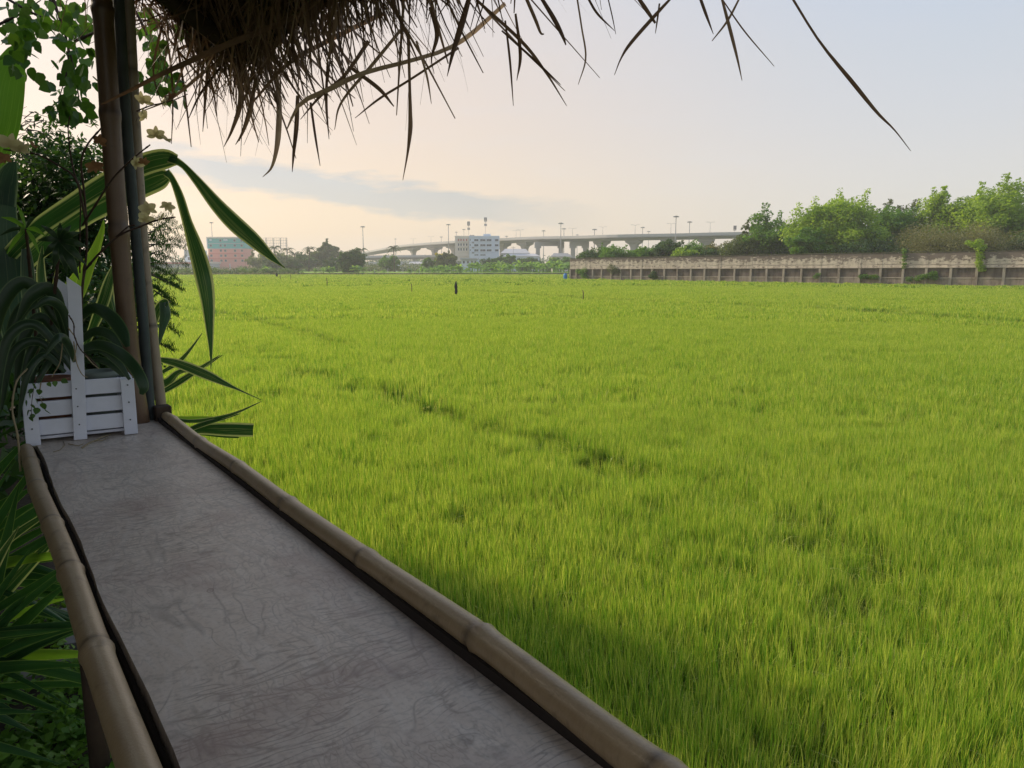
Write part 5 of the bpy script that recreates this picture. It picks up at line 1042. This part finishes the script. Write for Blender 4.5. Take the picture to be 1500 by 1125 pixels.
for px, py in [(50, 562), (58, 570), (44, 575), (52, 583), (46, 592), (55, 597), (42, 600), (48, 606), (45, 569), (60, 580), (62, 590), (38, 586), (70, 560), (80, 558), (66, 600), (90, 556), (53, 556), (44, 610)]: hang(ivy, px, py, 2.03 + R_.uniform(-.02, .02), R_.uniform(7, 11), dhearts, R_)
stem_([(60, 548, 2.06), (52, 560, 2.03), (47, 585, 2.02), (46, 610, 2.02)], .001, .0007, 'stem', 'stem', ivy)

# ============================================================ BIG LEAVES ROUND THE POST
def plant(name, label, cat, px, py, Y, z=GZ): p = at(px, py, Y); p.z = z; return tag(empty(name, p), label, cat)
scr = plant('variegated_plant', 'large plant with long yellow edged leaves arching out past the bamboo post', 'plant', 20, 600, 2.9)
def L_(par, pts, mat='pandan', fold=.2, roll=0., lb=None): return lleaf('leaf', pts, M[mat], par, 30, fold, roll, label=lb)
L_(scr, [(-25, 430, 2.9, 10), (10, 378, 2.86, 20), (53, 336, 2.8, 24), (105, 300, 2.75, 26), (155, 268, 2.7, 28), (205, 243, 2.66, 30), (240, 233, 2.64, 28), (260, 234, 2.63, 14)], lb='leaf bending over in an arch above the field')
L_(scr, [(248, 231, 2.632, 14), (268, 242, 2.62, 9), (290, 266, 2.6, 13), (318, 300, 2.58, 20), (345, 328, 2.56, 24), (372, 352, 2.55, 21), (395, 374, 2.54, 12), (410, 387, 2.54, 4), (418, 393, 2.54, 1)], fold=.1, roll=.2)
L_(scr, [(-10, 460, 2.95, 10), (30, 395, 2.9, 20), (75, 352, 2.86, 26), (120, 318, 2.82, 28), (160, 296, 2.78, 30), (205, 274, 2.75, 32), (232, 262, 2.73, 30), (248, 256, 2.72, 12)], fold=.15)
L_(scr, [(243, 252, 2.715, 12), (252, 262, 2.7, 9), (263, 288, 2.68, 12), (274, 325, 2.66, 14), (287, 365, 2.64, 22), (298, 405, 2.62, 25), (304, 440, 2.62, 20), (307, 480, 2.62, 12), (309, 515, 2.62, 5), (309, 541, 2.62, 1)], fold=.12, roll=-.2)
L_(scr, [(60, 470, 2.9, 6), (100, 420, 2.88, 12), (130, 385, 2.86, 16), (148, 345, 2.84, 7), (153, 325, 2.84, 1)], 'lime'); L_(scr, [(112, 445, 2.7, 10), (122, 412, 2.7, 17), (134, 378, 2.7, 13), (146, 345, 2.7, 6), (152, 322, 2.7, 1)], 'lime')
L_(scr, [(120, 520, 2.8, 6), (136, 480, 2.78, 12), (150, 445, 2.76, 17), (160, 412, 2.75, 14), (167, 385, 2.75, 2)]); L_(scr, [(170, 470, 2.8, 8), (160, 430, 2.8, 14), (168, 395, 2.8, 6)])
L_(scr, [(30, 560, 2.9, 10), (20, 480, 2.88, 34), (14, 400, 2.86, 42), (8, 340, 2.85, 34), (12, 290, 2.85, 20), (24, 246, 2.85, 3)], 'blue_leaf', .12); L_(scr, [(60, 520, 2.88, 8), (44, 450, 2.86, 18), (40, 390, 2.85, 17), (36, 340, 2.85, 4)], 'blue_leaf')
L_(scr, [(75, 520, 2.85, 6), (66, 455, 2.84, 13), (60, 400, 2.84, 12), (62, 360, 2.84, 2)], 'pandan'); L_(scr, [(5, 300, 2.84, 30), (10, 262, 2.83, 28), (20, 236, 2.82, 8)], 'blue_leaf', .1); L_(scr, [(88, 500, 2.8, 6), (80, 440, 2.8, 10), (82, 395, 2.8, 2)])
low = plant('variegated_plant', 'low yellow striped plant with leaves poking out below the post into the field', 'plant', 225, 640, 2.85)
L_(low, [(226, 480, 2.75, 4), (231, 455, 2.74, 13), (241, 442, 2.73, 10), (245, 448, 2.72, 6)], 'pandan'); L_(low, [(240, 443, 2.72, 12), (242, 462, 2.72, 15), (238, 480, 2.72, 10), (233, 505, 2.72, 2)], 'blue_leaf')
L_(low, [(232, 526, 2.7, 7), (262, 533, 2.68, 14), (300, 548, 2.66, 15), (330, 562, 2.65, 8), (352, 572, 2.65, 3), (383, 586, 2.65, 1)], fold=.12, lb='thin tipped leaf reaching over the rice')
L_(low, [(222, 565, 2.8, 10), (245, 560, 2.8, 14), (262, 545, 2.8, 8), (295, 538, 2.8, 6), (326, 520, 2.8, 1)]); L_(low, [(238, 545, 2.78, 6), (262, 530, 2.78, 7), (280, 510, 2.78, 4), (296, 488, 2.78, 1)]); L_(low, [(240, 573, 2.72, 8), (262, 560, 2.72, 10), (285, 545, 2.72, 8), (322, 520, 2.72, 1)], 'pandan')
L_(low, [(245, 612, 2.7, 5), (280, 617, 2.68, 6), (320, 612, 2.66, 6), (350, 603, 2.65, 4), (383, 588, 2.65, 1)]); L_(low, [(243, 614, 2.72, 8), (275, 614, 2.7, 9), (310, 614, 2.7, 8), (330, 616, 2.7, 4)], 'lime'); L_(low, [(262, 638, 2.66, 5), (290, 624, 2.66, 8), (330, 612, 2.66, 5), (352, 606, 2.66, 1)], 'pandan')
L_(low, [(268, 634, 2.7, 6), (300, 629, 2.68, 16), (335, 629, 2.66, 21), (371, 630, 2.65, 20)], 'pandan', .1, lb='leaf cut off square at its end'); L_(low, [(250, 628, 2.74, 6), (290, 632, 2.74, 10), (325, 638, 2.74, 6), (350, 641, 2.74, 2)], 'strap')
ban_l = plant('banana_plant', 'banana plant with a pale glowing leaf at the upper left edge', 'banana plant', -120, 500, 3.4)
L_(ban_l, [(-40, 330, 3.3, 12), (-14, 230, 3.3, 40), (0, 180, 3.28, 48), (10, 120, 3.28, 44), (22, 80, 3.28, 24), (26, 66, 3.28, 6)], 'banana_leaf', .08); L_(ban_l, [(-90, 330, 3.4, 20), (-60, 200, 3.4, 90), (-40, 90, 3.4, 70), (-30, 30, 3.4, 10)], 'banana_leaf', .1)
m = MB(); m.tube([(0, 0, -.05), (.05, 0, .9), (.22, 0, 1.75)], [.09, .07, .05], 12); m.obj('stalk', M['vine'] if False else M['banana_leaf'], ban_l, True)
phil = plant('split_leaf_plant', 'dark split leaved plant hanging above the white upright of the crate', 'plant', 60, 600, 2.45, 1.0)
for i, (x, y, w) in enumerate([(60, 330, 8), (55, 352, 9), (62, 378, 10), (78, 395, 11), (98, 402, 12), (116, 410, 13), (126, 388, 11), (128, 362, 10), (118, 340, 9), (104, 330, 8), (88, 326, 8)]):
    L_(phil, [(88, 352, 2.1, 6), ((88+x)/2, (352+y)/2 - 2, 2.08, w), (x, y, 2.09, 1)], 'orchid', .1)
for x, y, w in [(30, 345, 10), (10, 372, 9), (2, 318, 9), (58, 372, 8), (25, 300, 7), (52, 318, 8), (66, 345, 10), (0, 345, 8)]: L_(phil, [(38, 335, 2.2, 2), ((38+x)/2, (335+y)/2 - 4, 2.2, w*.7), (x, y, 2.2, 1)], 'banana_leaf' if x % 4 else 'orchid', .25)
for pts in ([(88, 352, 2.1), (80, 430, 2.15), (70, 520, 2.3), (60, 600, 2.45)], [(38, 335, 2.2), (46, 420, 2.3), (55, 520, 2.42)]): stem_(pts, .004, .006, 'stem', 'stem', phil)

# dark strap leaves below the left rail
R2 = random.Random(77)
for gi, (bx, by, bY, lab) in enumerate([(-70, 830, 2.5, 'clump of long dark strap leaves left of the counter, upper one'), (-60, 960, 2.25, 'clump of long dark strap leaves left of the counter, lower one'), (-150, 1040, 2.0, 'clump of strap leaves at the bottom left corner')]):
    p = plant('strap_leaf_plant', lab, 'plant', bx, by, bY)
    for k in range(26 if gi < 2 else 16):
        ang = R2.uniform(-78, 30); Lp = R2.uniform(150, 300)*(.8 if gi == 2 else 1); w = R2.uniform(10, 21); dr = R2.uniform(0, 70); Y0 = bY + R2.uniform(-.15, .15); x0, y0 = bx + R2.uniform(-40, 40), by + R2.uniform(-30, 50); pts = []
        for u in (0, .25, .5, .75, 1.0): pts.append((x0 + math.cos(R(ang))*Lp*u, y0 + math.sin(R(ang))*Lp*u + dr*u*u, Y0 + R2.uniform(-.01, .01) - .12*u, w*(.7, 1, .9, .55, .06)[int(u*4)]))
        L_(p, pts, 'strap' if R2.random() < .8 else ('lime' if R2.random() < .3 else 'pandan'), .22, R2.uniform(-.7, .7))
def ground_pt(px, py, z=GZ): return gz(px, py, z)
r = np.random.default_rng(9); C = [tuple(ground_pt(r.uniform(-40, 230), r.uniform(880, 1240)) + Vector((0, 0, r.uniform(.02, .16)))) for _ in range(120)]
o = leaf_cloud('ground_cover', C, .035, 5200, .030, M['t_mid'], 401, .5, .8); tag(o, 'small leafy weeds covering the ground left of the counter', kind='stuff')
C = [tuple(loc(r.uniform(-3.5, -.9), r.uniform(1.0, 9.0), GZ + r.uniform(.02, .5))) for _ in range(260)]
o = leaf_cloud('undergrowth', C, .13, 15000, .07, M['bush_dark'], 402, .7, .6); tag(o, 'dark undergrowth on the bank beyond the strap leaves', kind='stuff')
edg = empty('brick_edging', ground_pt(110, 960)); tag(edg, 'few loose grey bricks lying on the ground among the weeds', 'bricks')
for px, py, a, z in [(96, 985, .5, .04), (128, 955, .45, .04), (82, 940, .6, .035), (118, 1010, .3, .03), (60, 1000, .8, .03), (150, 1000, .5, .03), (120, 935, .4, .10)]:
    g = ground_pt(px, py) - Vector(edg.location); m = MB(); m.box((0, 0, 0), (.15, .075, .055)); k = m.obj('brick', M['brick'], edg, bevel=.004); k.location = g + Vector((0, 0, z)); k.rotation_euler = (.05, .06, a)

# ============================================================ HANGING VINE OVER THE POST
vine = empty('climbing_vine', at(60, -60, 3.1)); tag(vine, 'leafy climbing vine hanging behind the post at the upper left', 'vine'); R3 = random.Random(13)
VC = [((0, 0), (70, 75), 70), ((60, 0), (140, 60), 60), ((62, 70), (150, 175), 95), ((0, 30), (60, 110), 30), ((196, 10), (232, 70), 18), ((205, 60), (262, 130), 38), ((232, 105), (278, 152), 16), ((70, 150), (100, 180), 6), ((240, 20), (300, 70), 10)]
for (xa, ya), (xb, yb), n in VC:
    for _ in range(n): hang(vine, R3.triangular(xa, xb), R3.uniform(ya, yb), R3.uniform(2.75, 3.5), R3.uniform(11, 19), hearts + dhearts*2, R3, .6)
for pts in ([(-20, -20), (40, 15), (75, 30), (110, 36)], [(75, -10), (95, 50), (110, 110), (118, 160)], [(60, -20), (90, 30), (100, 90), (85, 150)], [(190, 0), (215, 50), (235, 100), (262, 145)], [(-10, 40), (30, 20), (60, 0)], [(110, 60), (160, 40), (215, 30), (250, 60)]):
    stem_([(a, b, 3.1) for a, b in pts], .006, .0015, 'stem', 'stem', vine)

# ============================================================ SHRUBS AND ADDED SHADE TREES BESIDE THE HUT
def near_tree(name, label, cat, px, Y, lobes_px, n, size, mat, seed, k, sig, z0=GZ, tr=.06, flat=.6, aspect=.45):
    x = gx(px, Y); lobes = []
    for lx, ly, rx, ry in lobes_px:
        c = at(lx, ly, Y); lobes.append((c.x - x, random.uniform(-.3, .3), c.z - z0, rx*Y/1113.3, rx*Y/1113.3*.9, ry*Y/1127))
    root = tree(name, label, cat, x, Y, lobes, n, size, M[mat], M['bark'], max(.5, lobes[0][2]*.7), tr, seed, k, sig, flat=flat, aspect=aspect, sprigs=8); root.location.z = z0; return root
near_tree('dark_shrub', 'dense dark green shrub behind the bamboo post on the left', 'shrub', 70, 6.2, [(90, 330, 75, 130), (115, 250, 42, 60), (50, 300, 70, 80), (150, 340, 28, 60), (120, 450, 80, 80), (30, 440, 80, 100), (160, 430, 24, 60)], 26000, .055, 'bush_dark', 501, 240, .12)
near_tree('leafy_shrub', 'dark leafy shrub low on the bank beyond the crate', 'shrub', 170, 5.4, [(150, 480, 30, 70), (135, 560, 50, 60), (90, 560, 80, 80)], 14000, .05, 'bush_dark', 502, 130, .11)
for i, (x, Y, h, lb) in enumerate([(-6.2, 7.4, 2.2, 'tall dark tree just left of the view beside the hut'), (-5.1, 5.0, 4.6, 'dark tree further left beside the hut'), (-4.6, 3.4, 4.6, 'dark tree level with the counter, left of the garden'),
                                   (-5.2, 1.6, 4.3, 'dark tree level with the near end of the counter'), (-5.0, -.6, 3.6, 'dark tree behind the viewpoint'), (-3.5, 2.7, 3.3, 'low bushy tree close beside the strap leaves')]):
    w = 1.25 if h > 3 else .8  # unseen trees added to keep direct sun off the counter
    o = tree('added_shade_tree', lb, 'tree', x, Y, [(0, 0, h*.5, w, w, h*.46), (-.4, .3, h*.75, w*.8, w*.9, h*.24), (.4, -.3, h*.32, w*.9, w, h*.3)], 17000, .14, M['bush_dark'], M['bark'], h*.4, .09, 510+i, 170, .27); o.location.z = GZ - .05
# feathery branches right of the posts
fea = empty('feathery_shrub', (gx(215, 5.0), 5.0, GZ)); tag(fea, 'feathery fine leaved shrub showing just right of the posts', 'shrub'); fb = np.array(fea.location); Vv, Ff, Rr, nv = [], [], [], 0; mt = MB(); rf = random.Random(3)
for (x0, y0, x1, y1, dr) in [(200, 345, 262, 328, 6), (205, 360, 275, 350, 10), (205, 370, 270, 372, 12), (205, 385, 258, 395, 12), (210, 350, 250, 318, 2), (205, 395, 250, 408, 8), (200, 335, 240, 312, 2), (212, 365, 262, 340, 8), (205, 410, 240, 425, 6), (215, 440, 252, 452, 6), (218, 465, 258, 478, 8), (222, 500, 250, 505, 6), (205, 378, 245, 360, 4), (210, 400, 262, 412, 10), (225, 425, 250, 440, 4), (200, 350, 232, 345, 3), (208, 388, 240, 380, 3)]:
    Yb = 5.0 + rf.uniform(-.4, .4); P = [at(x0 + (x1-x0)*u, y0 + (y1-y0)*u + dr*u*u, Yb) for u in np.linspace(0, 1, 14)]; mt.tube([p - Vector(fb) for p in P], [.006*(1-.07*i) for i in range(14)], 5, False)
    for i, p in enumerate(P[3:]):
        for sg in (-1, 1)[:1 + (i % 2)]:
            ang = rf.uniform(.3, 1.2); Lf = rf.uniform(.05, .10)*(1-.03*i); d = Vector((math.cos(ang)*.9, rf.uniform(-.5, .5), sg*math.sin(ang)*.7)).normalized()
            for q in range(6):
                c = p + d*Lf*(q+1)/6
                for s2 in (-1, 1):
                    e = (Vector((.35, rf.uniform(-.6, .6), s2*.9))).normalized()*.015; w = d*.0028; v = [c - w, c + w, c + e + w*.6, c + e - w*.6]; Vv += [tuple(np.array(z) - fb) for z in v]; Ff.append([nv, nv+1, nv+2, nv+3]); nv += 4; Rr += [rf.random()]*4
o = link('foliage', np_mesh('foliage', np.array(Vv), np.array(Ff), M['bush_dark'], {'rnd': np.array(Rr)})); child(o, fea); mt.tube([(-.1, 0, -.1), (-.08, 0, .8), at(203, 380, 5.0) - Vector(fb)], [.03, .025, .012], 7); mt.obj('branches', M['bark'], fea, True)
# bare thorny twigs high on the left
tw = empty('bare_branch', at(-30, 220, 4.0)); tag(tw, 'thin leafless twigs against the sky beside the banana leaf', 'branch'); mt = MB(); tb = Vector(tw.location)
for _ in range(26):
    x, y = rf.uniform(-20, 40), rf.uniform(165, 235); P = [at(x, y, 4.0)]
    for s in range(4): x += rf.uniform(4, 16); y += rf.uniform(-9, 8); P.append(at(x, y, 4.0 + rf.uniform(-.05, .05)))
    mt.tube([p - tb for p in P], [.003, .0025, .002, .0015, .001], 4, False)
mt.obj('twigs', M['bark'], tw)
